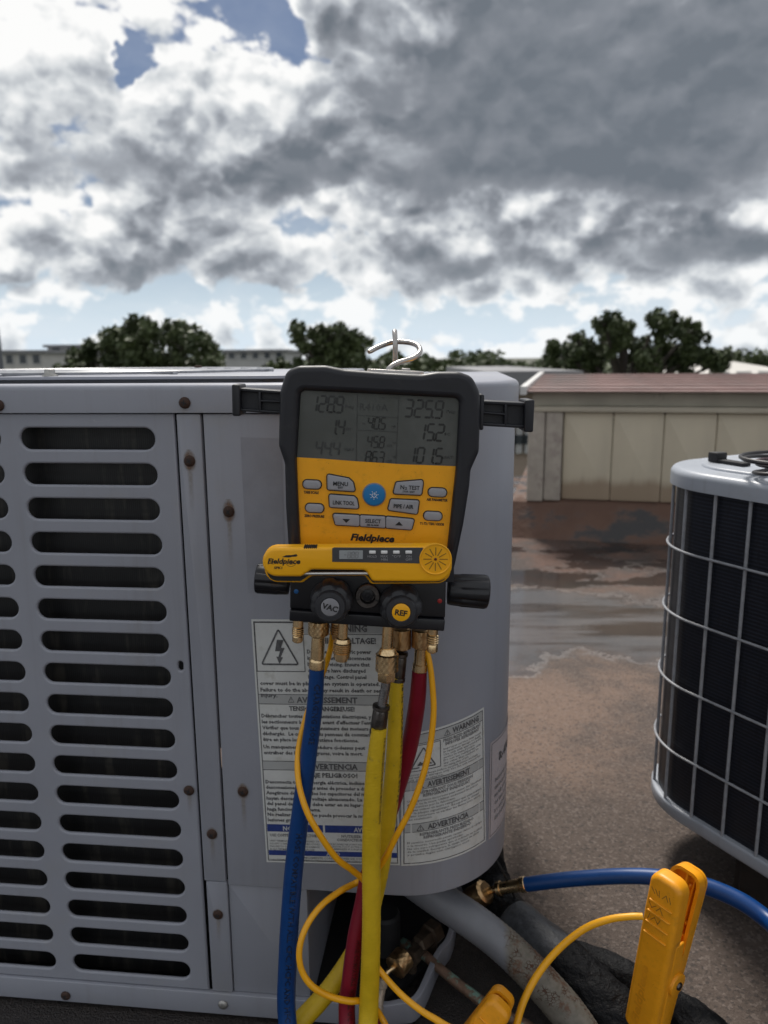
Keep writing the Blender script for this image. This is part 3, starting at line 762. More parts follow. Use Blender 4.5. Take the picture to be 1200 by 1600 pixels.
# screws with rust bleeding down
def screw_mesh():
    mb = MB()
    prof = [(.0001, 0), (.0058, 0), (.0058, -.0008), (.0052, -.0016), (.0035, -.0026), (.0015, -.0029)]
    Mq = Matrix.Rotation(-pi / 2, 4, 'X')
    mb.lathe([(.0062, 0), (.0060, .0012), (.0048, .0024), (.0028, .0030), (.0008, .0030)], 14, M=Matrix.Rotation(pi / 2, 4, 'X'))
    return mb
def cross_mesh():
    mb = MB(); mb.box(-.0030, .0030, -.0033, -.0028, -.0006, .0006); mb.box(-.0006, .0006, -.00335, -.00285, -.0030, .0030); return mb
ms = bpy.data.materials.new('rust stain'); ms.use_nodes = True; t = NT(ms.node_tree)
g = t.sep(t.n('ShaderNodeTexCoord').outputs['Generated']); gx, gz = g[0], g[2]
ax = t.m('ABSOLUTE', t.m('SUBTRACT', gx, .5)); nz = t.noise(t.n('ShaderNodeTexCoord').outputs['Object'], 260, 4, .65)
core = t.mr(t.m('SQRT', t.m('ADD', t.m('POWER', ax, 2), t.m('POWER', t.m('MULTIPLY', t.m('SUBTRACT', gz, .86), 2.6), 2))), .22, .40, .75, 0.0)
run = t.m('MULTIPLY', t.mr(ax, .03, .20, 1.0, 0.0), t.mr(gz, .05, .9, 0.0, .42))
al = t.m('MULTIPLY', t.m('MAXIMUM', core, run), t.mr(nz, .3, .7, .55, 1.0), clamp=True)
pb_ = t.n('ShaderNodeBsdfPrincipled'); t.put(pb_.inputs['Base Color'], t.mix(core, (.30, .235, .15), (.16, .065, .025))); t.put(pb_.inputs['Alpha'], al); pb_.inputs['Roughness'].default_value = .7
t.nt.links.new(pb_.outputs[0], t.n('ShaderNodeOutputMaterial').inputs[0])
SCREWS = [(2, 633, 1), (291, 629, .75), (297, 720, 1.3), (358, 799, 1.5), (296, 1234, .35), (380, 1236, 1.0), (332, 1302, .7), (341, 1428, .6), (105, 1552, .15)]
first = None
for (u, v_, st) in SCREWS:
    s, z = hit1(u, v_); off = .0045 if v_ < 645 else (.0035 if v_ > 1500 else (.0014 if 280 < u < 345 and v_ < 1370 else .001))
    if first is None:
        first = screw_mesh().build('screw', m_screw, ac1); cross_mesh().build('slot', m_dark, first, angle=0)
        first.location = (s, -off, z); sc = first
    else: sc = again(first, ac1, (s, -off, z))
    sc.rotation_euler = (0, random.uniform(0, 3), 0)
    if st > .3:
        hgt = .030 + .045 * st if v_ > 660 else .016
        mb = MB(); x_ = .010; mb.add([(s - x_, -off - .0003, z - .86 * hgt), (s + x_, -off - .0003, z - .86 * hgt), (s + x_, -off - .0003, z + .14 * hgt), (s - x_, -off - .0003, z + .14 * hgt)], [(0, 1, 2, 3)])
        mb.build('rust_stain', ms, ac1, angle=0, recalc=False)
s, z = hit1(350, 1566)
sc = screw_mesh().build('screw', m_zinc, ac1); sc.location = (s, -.0035, z); sc['label'] = 'bright zinc plated screw'
for (u, v_, mm) in [(393, 594, m_zinc), (310, 581, m_screw), (78, 586, m_zinc)]:
    p = A1i @ at(u, v_, .865 if u != 310 else 1.25)
    mb = MB(); mb.lathe([(.0085, 0), (.0085, .0016), (.0058, .0018), (.0056, .0072), (.0048, .0080)], 6 if u == 393 else 12); o = mb.build('bolt', mm, ac1); o.location = (p.x, p.y, ZT - .001 if u == 393 else ZT + .0075)

mb = MB(); mb.bbox(X0, X0 + .012, .012, YB - .01, .037, ZL - .002, .002); mb.build('end_panel', m_paint, ac1)
mb = MB(); mb.bbox(X0 + .014, XC + RC - .06, YB - .012, YB - .004, .037, ZL - .002, .002); mb.build('back_panel', m_paint, ac1)
# stickers: sheets that follow the skin, print on top of them
def sheet(mb, c, off, n=10, m=14):
    """c = four (s,z) corners: lower left, lower right, upper right, upper left."""
    vs = []; fs = []
    for j in range(m + 1):
        for i in range(n + 1):
            a, b = i / n, j / m
            s = (c[0][0] * (1 - a) + c[1][0] * a) * (1 - b) + (c[3][0] * (1 - a) + c[2][0] * a) * b
            z = (c[0][1] * (1 - a) + c[1][1] * a) * (1 - b) + (c[3][1] * (1 - a) + c[2][1] * a) * b
            vs.append(skin(s, z, off))
    for j in range(m):
        for i in range(n):
            k = j * (n + 1) + i; fs.append((k, k + 1, k + n + 2, k + n + 1))
    mb.add(vs, fs)
class Label:
    """A sticker with its own print coordinates: a right 0..w, b down 0..h (photo pixels on the sticker)."""
    def __init__(s, name, corners, w_, h_, m, label, base=.0011):
        s.c = [hit1(*p) for p in corners]; s.w, s.h, s.base = w_, h_, base     # ll, lr, ur, ul
        mb = MB(); sheet(mb, s.c, base); s.o = mb.build(name, m, ac1, angle=60, recalc=False); s.o['label'] = label
        s.ink, s.fine, s.bars, s.gbars, s.wht = MB(), MB(), MB(), MB(), MB()
    def sz(s, a, b):
        a /= s.w; b = 1 - b / s.h; c = s.c
        return tuple((c[0][k] * (1 - a) + c[1][k] * a) * (1 - b) + (c[3][k] * (1 - a) + c[2][k] * a) * b for k in (0, 1))
    def fn(s, off): return lambda a, b: skin(*s.sz(a, -b), off)
    def text(s, t, a, b, wd=None, h=8, mb=None, bold=.03, align='l', off=.00045, track=1.0):
        tw = text_w(t, h, bold=bold, res=1, track=track); wd = wd or tw
        if align == 'c': a -= wd / 2
        put_text(mb or s.ink, t, (a, -b), (a + wd, -b), h, s.fn(s.base + off), bold, res=1, track=track)
    def rect(s, a0, b0, a1, b1, mb, off=.00025, n=6):
        vs = [s.fn(s.base + off)(a0 + (a1 - a0) * i / n, -(b0 if j else b1)) for j in (0, 1) for i in range(n + 1)]
        mb.add(vs, [(i, i + 1, n + 2 + i, n + 1 + i) for i in range(n)])
    def frame(s, a0, b0, a1, b1, t=1.6):
        for q in ((a0, b0, a1, b0 + t), (a0, b1 - t, a1, b1), (a0, b0 + t, a0 + t, b1 - t), (a1 - t, b0 + t, a1, b1 - t)): s.rect(*q, s.ink, .00030)
    def poly(s, pts, off=.0005, mb=None): (mb or s.ink).add([s.fn(s.base + off)(a, -b) for a, b in pts], [tuple(range(len(pts)))])
    def tri(s, x, y, r, t):
        """Warning triangle outline, apex at (x, y), height r."""
        P = rpoly([(x, y), (x + r * .58, y + r), (x - r * .58, y + r)], r * .05, 2); I = inset(ccw(P), t); P = ccw(P); n = len(P)
        for i in range(n): s.poly([P[i], P[(i + 1) % n], I[(i + 1) % n], I[i]])
    def mark(s, x, y, r):
        s.tri(x, y, r, r * .09); s.rect(x - r * .05, y + r * .35, x + r * .05, y + r * .68, s.ink, .0005, 1); s.rect(x - r * .05, y + r * .76, x + r * .05, y + r * .86, s.ink, .0005, 1)
    def done(s, inkmat):
        for nm, mb, m in (('lettering', s.ink, inkmat), ('fine_lettering', s.fine, m_printfine), ('band', s.bars, m_barblue), ('grey_band', s.gbars, m_greybar), ('white_lettering', s.wht, m_barwhite)):
            if mb.v: tag(mb.build(nm, m, s.o, angle=0, recalc=False), kind='stuff')
L1 = Label('warning_sticker', [(417, 1346), (625, 1351), (617, 968), (393, 967)], 230, 382, m_sticker, 'large high voltage warning sticker in three languages with blue bands')
L1.frame(3, 3, 227, 379, 1.4)
L1.rect(80, 4.5, 225.5, 20, L1.gbars); L1.text('WARNING', 152, 17.5, h=10, align='c', bold=.036); L1.mark(108, 7, 11)
L1.frame(4, 4, 84, 78, 1.2); L1.tri(43, 12, 56, 2.6)
L1.poly([(40, 30), (51, 30), (46, 42), (52, 42), (44.5, 56), (48.5, 56), (42, 66), (37.5, 55), (41, 55.5), (44, 47), (36, 47)])
L1.rect(85, 21, 226, 22, L1.ink)
L1.text('HIGH VOLTAGE!', 156, 35, h=8.5, align='c', bold=.036)
y = 50
for t_ in ('Disconnect all electric power', 'including remote disconnects', 'before servicing. Ensure that', 'capacitors have discharged', 'high voltage. Control panel'):
    L1.text(t_, 88, y, h=5.8, wd=min(130, text_w(t_, 5.8, bold=.02, res=1) * 1.08)); y += 9.4
y += 1
for t_, wd in (('cover must be in place when system is operated.', 196), ('Failure to do the above may result in death or serious', 214), ('injury.', 28)):
    L1.text(t_, 8, y, h=5.8, wd=wd); y += 10 if wd == 196 else 8.6
L1.rect(4.4, 112, 225.6, 113, L1.ink); L1.rect(4.4, 113.2, 225.6, 126.6, L1.gbars); L1.rect(4.4, 126.8, 225.6, 127.8, L1.ink)
L1.mark(58, 115, 9.6); L1.text('AVERTISSEMENT', 117, 124.5, h=8.8, wd=100, align='c', bold=.036)
L1.text('TENSION DANGEREUSE!', 108, 137, h=7, wd=108, align='c', bold=.036)
y = 148
for t_, wd in (('Débrancher toutes les alimentations électriques, y compris', 213), ("les sectionneurs à distance avant d'effectuer l'entretien.", 205), ('Vérifier que tous les condensateurs des moteurs sont', 195), ('déchargés.  Le couvercle du panneau de commande doit', 205), ('être en place lorsque le système fonctionne.', 160), ('Un manquement à la procédure ci-dessus peut', 170), ('entraîner des blessures graves, voire la mort.', 166)):
    L1.text(t_, 7, y, h=5.7, wd=wd); y += 9.2 if wd != 160 else 11.5
L1.rect(4.4, 216, 225.6, 217, L1.ink); L1.rect(4.4, 217.2, 225.6, 229.6, L1.gbars); L1.rect(4.4, 229.8, 225.6, 230.8, L1.ink)
L1.mark(63, 218.5, 9.4); L1.text('ADVERTENCIA', 118, 228, h=8.8, wd=92, align='c', bold=.036)
L1.text('VOLTAJE PELIGROSO!', 110, 241, h=7, wd=106, align='c', bold=.036)
y = 252
for t_, wd in (('Desconecta toda la energía eléctrica, incluso las', 180), ('desconexiones remotas antes de proceder a dar servicio.', 204), ('Asegúrese de que todos los capacitores del motor', 185), ('hayan descargado el voltaje almacenado. La cubierta', 196), ('del panel de control debe estar en su lugar cuando', 190), ('haga funcionar el sistema.', 92), ('No realizar lo antedicho puede provocar la muerte o', 188), ('lesiones graves.', 56)):
    L1.text(t_, 7, y, h=5.6, wd=wd); y += 8.8
L1.rect(5, 318.5, 101, 330.5, L1.bars); L1.rect(104.5, 318.5, 225.4, 330.5, L1.bars)
L1.text('NOTICE', 51, 328.3, h=7.4, align='c', mb=L1.wht, off=.0006, bold=.036); L1.text('AVIS', 164, 328.3, h=7.4, align='c', mb=L1.wht, off=.0006, bold=.036)
L1.text('USE COPPER CONDUCTORS', 51, 338.5, h=4.8, wd=84, align='c', mb=L1.fine)
for k, t_ in enumerate(('UNIT TERMINALS ARE NOT DESIGNED TO', 'ACCEPT OTHER TYPES OF CONDUCTORS', 'FAILURE TO DO SO MAY CAUSE DAMAGE', 'EQUIPMENT DAMAGE')):
    L1.text(t_, 8, 347 + k * 4.6, h=2.9, wd=86 - 9 * (k == 3), mb=L1.fine, bold=.01)
L1.text("N'UTILISER QUE DES", 164, 338, h=4.6, align='c', wd=64, mb=L1.fine); L1.text('CONDUCTEURS EN CUIVRE', 164, 344, h=4.6, align='c', wd=80, mb=L1.fine)
for k, t_ in enumerate(('LES BORNES NE SONT PAS CONÇUES POUR', 'RECEVOIR TOUT AUTRE CONDUCTEUR', 'DOMMAGES À L’ÉQUIPEMENT')):
    L1.text(t_, 109, 350.5 + k * 4.0, h=2.7, wd=98 - 10 * k, mb=L1.fine, bold=.01)
L1.rect(5, 363, 225.4, 364, L1.ink) if False else None
L1.rect(5, 361.5, 225.4, 369.8, L1.bars); L1.text('AVISO', 117, 368.4, h=6.0, align='c', mb=L1.wht, off=.0006, bold=.036)
L1.text('ÚNICAMENTE CONDUCTORES DE COBRE', 118, 374.4, h=3.4, wd=112, align='c', mb=L1.fine, bold=.02)
L1.text('LAS TERMINALES NO ESTÁN DISEÑADAS PARA ACEPTAR OTROS CONDUCTORES', 8, 378.2, h=2.6, wd=200, mb=L1.fine, bold=.01)
L1.done(m_print)
L2 = Label('warning_sticker', [(627, 1352), (758, 1313), (755, 1104), (627, 1148)], 132, 204, m_sticker, 'smaller three language refrigerant warning sticker on the rounded corner')
L2.frame(3, 3, 129, 201, 1.3)
L2.rect(4.5, 4.5, 127.5, 16.5, L2.gbars); L2.rect(4.5, 16.8, 127.5, 17.8, L2.ink); L2.mark(66, 6, 9); L2.text('WARNING', 97, 14.5, h=8, align='c', wd=46, bold=.036)
L2.frame(5, 19, 56, 58, 1); L2.tri(31, 22, 32, 1.8); L2.poly([(22, 50), (26, 44), (30, 47), (34, 40), (37, 50)]); L2.poly([(34, 50), (36, 43), (44, 50)]); L2.poly(circ(35, 39, 2.6, 8))
def para(Lb, lines, a, y, dy, h, wid, mb, bold=.012):
    for t_, f_ in lines: Lb.text(t_, a, y, h=h, wd=wid * f_, mb=mb, bold=bold); y += dy
    return y
L2.text('PRESSURIZED REFRIGERANT', 92, 23.5, h=4.6, wd=64, align='c', mb=L2.fine, bold=.036); L2.text('IMPROPER REFRIGERANT', 92, 29, h=4.6, wd=58, align='c', mb=L2.fine, bold=.036)
para(L2, (('Improper service may result', 1), ('in equipment damage or death', .96), ('Use only with approved parts', 1), ('service by trained people.', .8), ('Do not use refrigerant with', .98), ('any other than marked on', .9), ('the rating plate of unit.', .62)), 60, 35, 4.2, 3.0, 65, L2.fine)
para(L2, (('Recover the charge before opening system and leak', .95), ('test with dry nitrogen only. See the unit manual for', 1), ('full instructions.', .45)), 8, 64, 4.0, 2.9, 115, L2.fine)
for y0, t_, x1, x2 in ((73, 'AVERTISSEMENT', 'RÉFRIGÉRANT SOUS PRESSION', 'RÉFRIGÉRANT INADÉQUAT'), (138, 'ADVERTENCIA', 'REFRIGERANTE PRESURIZADO', 'REFRIGERANTE INDEBIDO')):
    L2.rect(4.5, y0, 127.5, y0 + .9, L2.ink); L2.rect(4.5, y0 + 1, 127.5, y0 + 12.6, L2.gbars); L2.rect(4.5, y0 + 12.8, 127.5, y0 + 13.7, L2.ink)
    L2.mark(26, y0 + 2, 9.4); L2.text(t_, 36, y0 + 10.8, h=8, wd=66 if y0 < 100 else 62, bold=.036)
    L2.text(x1, 66, y0 + 19.6, h=4.4, wd=82, align='c', mb=L2.fine, bold=.036); L2.text(x2, 66, y0 + 25, h=4.4, wd=72, align='c', mb=L2.fine, bold=.036)
    ls = ((('Une réparation incorrecte peut causer des blessures', 1), ('graves ou la mort. Utiliser seulement les pièces', .94), ('approuvées par le fabricant.', .6), ('Ne pas utiliser un autre réfrigérant que celui indiqué', 1), ('sur la plaque signalétique. Récupérer la charge', .96), ('avant ouverture et vérifier les fuites avec azote', .98), ('sec seulement.', .3)) if y0 < 100 else
          (('El servicio incorrecto puede causar daños al equipo', 1), ('o la muerte. Use piezas aprobadas.', .7), ('No use otro refrigerante que el indicado en la placa', 1), ('de la unidad. Recupere la carga antes de abrir', .95), ('y pruebe fugas con nitrógeno seco.', .8)))
    para(L2, ls, 8, y0 + 31, 4.7, 3.1, 115, L2.fine)
L2.done(m_print)
L3 = Label('refrigerant_sticker', [(762, 1308), (803, 1240), (803, 1095), (761, 1165)], 110, 150, m_sticker2, 'pinkish refrigerant sticker wrapping round the corner')
s0 = L3.c[0][0]; L3.c = [(s0, .2290), (s0 + .095, .2290), (s0 + .095, .3560), (s0, .3560)]
L3.frame(3, 3, 107, 147, 1.0); L3.text('R-410A', 26, 38, h=13, wd=58, bold=.036)
para(L3, (('PRESSURE ONLY', .7), ('SERVICE USE GAUGES', .9), ('RATED FOR PRESSURE', .95), ('OF THIS SYSTEM', .7), ('DO NOT MIX OILS', .75), ('SEE UNIT MANUAL', .8)), 14, 66, 12, 5, 86, L3.fine, .02)
L3.o.data.materials.clear(); me_ = L3.o
mb = MB(); sheet(mb, L3.c, L3.base); nm = mb.mesh('refrigerant_sticker', 60); nm.materials.append(m_sticker2); L3.o.data = nm
L3.done(m_print)
# a pale outline where an old sticker was
c = [hit1(388, 926), hit1(447, 926), hit1(440, 685), hit1(376, 683)]
mb = MB(); sheet(mb, c, .0009, 2, 2); mb.build('sticker_residue', m_ghost, ac1, angle=0, recalc=False)

# ------------------------------------------------------------------ second condensing unit (right): wire guards over a dark coil
Pq = at(1100, 1000, 1.05); O2 = Vector((Pq.x, Pq.y, 0)); A2 = Matrix.Translation(O2) @ Matrix.Rotation(atan2(-.875, .485), 4, 'Z'); A2i = A2.inverted()
XL, RL = -.013, .12; XR2 = .62; YB2 = .62
def skin2(s, z, off=0.0):
    """s runs leftwards round the far corner: s<=0 along the face."""
    if s >= XL: return (s, -off, z)
    f = (XL - s) / RL
    if f < pi / 2: return (XL - (RL + off) * sin(f), RL - (RL + off) * cos(f), z)
    return (XL - RL - off, RL + (f - pi / 2) * RL, z)
SQ = XL - RL * pi / 2
def st2(s0, s1):
    a = [s0] + [XL - RL * pi / 2 * k / 16 for k in range(17) if s1 < XL - RL * pi / 2 * k / 16 < s0] + [s1]
    return a
ac2 = empty('air_conditioner', 'light grey condensing unit with wire grid guard over a dark coil at the right edge', 'air conditioner', A2)
ZB2, ZR, ZT2 = .098, .612, .6385
def foot2(off):
    return [(XR2 + off, -off)] + [skin2(s, 0, off)[:2] for s in st2(XL + .001, SQ - .001)] + [(XL - RL - off, YB2 + off), (XR2 + off, YB2 + off)]
mb = MB(); mb.plate(foot2(.008), -ZT2, -ZR, .010, 5, M=up)
mb.build('lid', m_paint2, ac2)
mb = MB(); mb.plate(inset(ccw(foot2(.0)), .035), -(ZT2 + .004), -ZT2 + .002, .004, 4, M=up); mb.build('top_plate', m_paint2, ac2)
ccx, ccy = .24, .31; mb = MB()
for k in range(7):
    r = .06 + k * .03; mb.tube([(ccx + r * cos(a * pi / 20), ccy + r * sin(a * pi / 20), ZT2 + .014) for a in range(41)], .0022, 6)
for k in range(4):
    a = k * pi / 4; mb.tube([(ccx - .26 * cos(a), ccy - .26 * sin(a), ZT2 + .007), (ccx + .26 * cos(a), ccy + .26 * sin(a), ZT2 + .007)], .0026, 6)
mb.build('fan_guard', m_wire, ac2)
pr2 = lambda z0, z1, o0, o1, b: rprof(z0, z1, o0, o1, b)
q = pr2(ZB2, ZB2 + .021, -.02, .0065, .004)
mb = MB(); mb.sweep(lambda s: [skin2(s, z, o_) for o_, z in q], st2(XR2, SQ - .45)); mb.build('base_rim', m_paint2, ac2)
mb = MB(); mb.plate(foot2(-.005), -ZB2 - .004, -ZB2 + .002, 0, 1, M=up); mb.build('base_pan', m_dark, ac2, angle=0)
q = [(-.012, ZB2 + .02), (-.003, ZB2 + .02), (-.003, ZR + .004), (-.012, ZR + .004)]
mb = MB(); mb.sweep(lambda s: [skin2(s, z, o_) for o_, z in q], st2(XR2 - .01, SQ - .04)); mb.build('coil', m_coil2, ac2, angle=50)
mb = MB()
sp = SQ - .028
q = rprof(ZB2 + .022, ZR + .002, -.012, .004, .002); mb.sweep(lambda s: [skin2(s, z, o_) for o_, z in q], [sp + .010, sp - .016]); mb.build('corner_post', m_paint2, ac2)
mb = MB(); mb.box(XL - RL + .01, XR2 - .01, YB2 - .02, YB2 - .01, ZB2, ZR); mb.box(XR2 - .02, XR2 - .012, .02, YB2 - .02, ZB2, ZR); mb.box(XL - RL + .012, XL - RL + .022, RL + .06, YB2 - .02, ZB2, ZR); mb.build('inner_coil', m_coil2, ac2, angle=0)
def hit2(u, v):
    o = A2i @ CAM; d = A2i.to_3x3() @ ray(u, v); p = o + d * ((-.003 - o.y) / d.y)
    return p.x, p.z
# vertical wires
xs = [hit2(1111, 870)[0], hit2(1164, 890)[0]]; pitch = xs[1] - xs[0]
sv = [xs[0] + pitch * k for k in range(-3, int((XR2 - xs[0]) / pitch) + 1)]
wm = MB(); wm.tube([(0, 0, ZB2 + .016), (0, 0, (ZB2 + ZR) / 2), (0, 0, ZR + .002)], .0024, 8); first = None
for s in sv:
    if s < SQ: continue
    p = skin2(s, 0, .0024)
    if first is None: first = wm.build('guard_wire', m_wire, ac2); first.location = p
    else: again(first, ac2, p)
zr = [.8 - 1.05 * k for k in (.2674, .3626, .464, .566)]
first = None
for z in zr:
    if first is None:
        mb = MB(); mb.tube([skin2(s, 0, .0062) for s in st2(XR2, SQ - .012)], .0019, 8); first = mb.build('guard_ring', m_wire, ac2); first.location = (0, 0, z)
    else: again(first, ac2, (0, 0, z))
mb = MB(); mb.lathe([(.006, 0), (.006, .004), (.004, .006)], 10); first = mb.build('screw', m_screw, ac2)
p = skin2(SQ - .02, ZR + .018, .009); first.matrix_local = Matrix.Translation(p) @ Matrix.Rotation(-pi / 2, 4, 'Y')
for z in (.545, .44, .34, .235): 
    p = skin2(sp - .004, z, .004); again(first, ac2, M=Matrix.Translation(p) @ Matrix.Rotation(-pi / 2, 4, 'Y'))
# the blocks it stands on
m_wood = mat('weathered block', (.030, .022, .018), .9, var=.4, vscale=30, bump=.6, bscale=50, bdist=.004)
for k, (x, y, lb) in enumerate([(.05, .05, 'dark weathered block under the near left of the wire guarded unit'), (.05, YB2 - .17, 'dark weathered block under the far left of the wire guarded unit'), (.46, .05, 'dark weathered block under the right end of the wire guarded unit'), (.46, YB2 - .17, 'dark weathered block under the back right of the wire guarded unit')]):
    if k == 0:
        mb = MB(); ol = rrect(0, 0, .11, .12, .006); rr_ = random.Random(2); ol = [(a + rr_.uniform(-.004, .004), b + rr_.uniform(-.004, .004)) for a, b in ol]
        mb.plate(ol, -.0955, 0, .004, 2, M=up); blk = mb.build('support_block', m_wood); Bm = blk
        blk.matrix_world = A2 @ Matrix.Translation((x, y, 0))
    else: blk = Bm.copy(); COL.objects.link(blk); blk.matrix_world = A2 @ Matrix.Translation((x, y, 0))
    tag(blk, lb, 'block', group='blocks under the wire guarded unit')
# bits lying on its lid
m_blackwire = mat('black cable', (.018, .015, .016), .45, var=.3, vscale=60)
mw = mat('maroon cable', (.05, .022, .028), .45, var=.3)
zl = ZT2 + .0045
cb = at(1246, 742, 1.0); cb = Vector((cb.x, cb.y, zl)); rs = np.random.RandomState(8)
o = empty('cable_coil', 'loose loops of dark cable lying on the lid of the wire guarded unit', 'cable', cb)
for k in range(5):
    r = .044 + .004 * k + rs.uniform(-.004, .004); tilt = rs.uniform(-.25, .25); ph = rs.uniform(0, 6); P = []
    for a in range(29):
        q = a / 28 * 2 * pi; P.append((r * 1.15 * cos(q) + .006 * (k % 3), r * .9 * sin(q) + .004 * k, 0.004 + .0034 * k + .007 * abs(sin(q / 2 + ph)) + tilt * .01 * cos(q)))
    mb = MB(); mb.tube(P, .0026, 8); mb.build('loop', mw if k % 3 == 2 else m_blackwire, o)
p = at(1112, 732, 1.16); d = at(1166, 731, 1.10); p.z = d.z = zl
ax = (d - p); 
Mx = Matrix.Translation(p) @ Matrix.Rotation(atan2(ax.y, ax.x), 4, 'Z'); ln = ax.length
o = empty('bracket', 'small dark metal strap with raised end on the lid of the wire guarded unit', 'bracket', Mx)
mb = MB(); mb.bbox(.012, ln, -.008, .008, 0, .005, .001); mb.build('strap', m_screw if False else m_dark, o)
mb = MB(); mb.bbox(0, .018, -.010, .010, 0, .015, .002); mb.build('raised_end', m_dark, o)

# ------------------------------------------------------------------ the digital manifold gauge: own axes, x right, y away from the viewer, z up
GO = at(575, 985, .70); G = Matrix.Translation(GO) @ Matrix.Rotation(R_(3.2), 4, 'Y'); Gi = G.inverted()
def g(u, v, y=0.0):
    o = Gi @ CAM; d = Gi.to_3x3() @ ray(u, v); p = o + d * ((y - o.y) / d.y); return (p.x, p.z)
K = px(1, at(590, 780, .70))
def gp(pts, y=0.0): return [g(u, v, y) for u, v in pts]
gauge = empty('manifold_gauge', 'orange and black digital manifold gauge with lit readings hanging before the grey cabinet', 'gauge', G)
gauge['label'] = 'orange and black digital manifold gauge with grey screen hanging before the grey cabinet'
OUT = [(436, 640), (437, 612), (447, 579), (467, 571.5), (508, 571), (537, 577), (600, 582), (658, 585), (683, 581), (717, 581), (738, 588), (750, 612), (751, 640), (749, 706), (736, 735), (734, 760), (725, 817), (712, 880), (706, 905), (456, 905), (450, 854), (446, 792), (444.5, 725), (435, 697)]
RAD = [40, 25, 22, 20, 30, 40, 60, 40, 30, 25, 22, 25, 40, 22, 22, 40, 60, 40, 3, 3, 60, 60, 25, 22]
outl = rpoly(gp(OUT, -.004), [r * K for r in RAD], 4)
FACE = [(469.5, 609.5), (717.5, 622), (712, 729), (698, 860), (700, 898), (466, 898), (470, 854), (463.5, 715)]
face = rpoly(gp(FACE, .002), [9 * K, 9 * K, 0, 0, 0, 0, 0, 0], 4)
v, f = curve_plate([outl, face[::-1]], .018, .0052, 4)
mb = MB(); mb.add([(x, y - .0052, z) for x, y, z in v], f); mb.build('bumper', m_rubber, gauge, angle=50, recalc=False)
mb = MB(); mb.plate(inset(ccw(outl), .003), .0128, .046, 0, 1); bs = mb.build('back_shell', m_orange, gauge, angle=40)
mb = MB(); mb.plate(inset(ccw(outl), .012), .046, .054, 0, 1); mb.build('back_cover', m_rubber, gauge, angle=40)
mb = MB()
fl = gp([(464, 714.5), (500, 716.5), (560, 721), (630, 725.5), (712.3, 728.5), (698, 860), (700, 899), (464.5, 899), (469, 854)], .0022)
mb.plate(fl, .0022, .006, 0, 1); facep = mb.build('face_panel', m_orange, gauge, angle=0)
mb = MB(); scr = gp([(464, 714.5), (500, 716.5), (560, 721), (630, 725.5), (712.3, 728.5), (719, 620), (470.5, 607)], .0022)
mb.plate(scr, .0026, .006, 0, 1); screen = mb.build('screen', m_lcd, gauge, angle=0)
# readings
YS = .0023
fs = lambda a, b: (a, YS, b)
inkd, inkf = MB(), MB()
def digits(s, u, v, h, mbx, w_=.42, gp_=.17, n=None):
    x, z = g(u, v, YS); seg7(mbx, s, x, z, h * K, fs, w=w_, gap=gp_, t=.125)
def gtext(mbx, s, u0, v0, u1, h, y, bold=.02, shear=0.0, res=2, dv=None, track=1.0):
    """Text along the gauge's own horizontal: starts at pixel (u0, v0), u1 - u0 pixels long, h pixels high."""
    a = g(u0, v0, y); put_text(mbx, s, a, (a[0] + (u1 - u0) * K, a[1]), h * K, lambda p, q: (p, y, q), bold, shear, res, track)
digits('128.9', 484, 642.5, 24, inkd, .40, .15); digits('325.9', 631.5, 650.5, 25.5, inkd, .43, .17)
digits('1.4', 514, 678, 23, inkd, .40, .16); digits('40.5', 574, 669.5, 17.5, inkd, .40, .16); digits('15.2', 651, 687, 25, inkd, .42, .16)
digits('44.4', 492.5, 710, 21, inkf, .44, .20); digits('45.8', 573, 698.5, 17, inkd, .40, .16); digits('86.3', 570.5, 722.5, 17.5, inkd, .42, .16)
digits('101.5', 635.5, 722, 23.5, inkd, .44, .17)
digits('-', 565, 668, 12, inkf)
for s, u0, v0, u1, h in (('Psig', 539, 637, 553, 4.5), ('SH', 540, 672, 548, 4), ('VSAT', 537, 704, 553, 4), ('Psig', 697, 645, 711, 4.5), ('SC', 694, 680, 703, 4), ('LSAT', 690, 716, 708, 4), ('°F', 611, 669, 618, 4), ('SAT', 604, 698, 613, 3.6), ('°F', 613, 694, 618, 3.6), ('LIQ', 604, 722, 612, 3.6), ('°F', 613, 716, 618, 3.6)):
    gtext(inkf, s, u0, v0, u1, h, YS, .03, res=1)
gtext(inkf, 'R410A', 562, 640.5, 605, 11, YS, .0, res=1)
for (a, b) in (((558.8, 614), (556.5, 722)), ((623.5, 617), (618.5, 726)), ((559, 649), (622, 652.5)), ((558.5, 672), (621, 675))):
    p, q = g(*a, YS), g(*b, YS); d = Vector((q[0] - p[0], q[1] - p[1])).normalized() * K * .45
    inkf.add([(p[0] - d.y, YS, p[1] + d.x), (p[0] + d.y, YS, p[1] - d.x), (q[0] + d.y, YS, q[1] - d.x), (q[0] - d.y, YS, q[1] + d.x)], [(0, 1, 2, 3)])
gtext(inkf, '<····>', 596, 624, 622, 5, YS, 0, res=1)
tag(inkd.build('readings', m_lcd_ink, screen, angle=0, recalc=False), kind='stuff'); tag(inkf.build('faint_readings', m_lcd_faint, screen, angle=0, recalc=False), kind='stuff')
mb = MB(); YE = -.0107
gtext(mb, 'LOW', 471, 596.5, 499, 8, YE + .0052, .02, track=1.15); gtext(mb, 'HIGH', 681, 606.5, 714, 8, YE + .0052, .02, track=1.15)
tag(mb.build('moulded_letters', m_black, gauge, angle=0, recalc=False), kind='stuff')
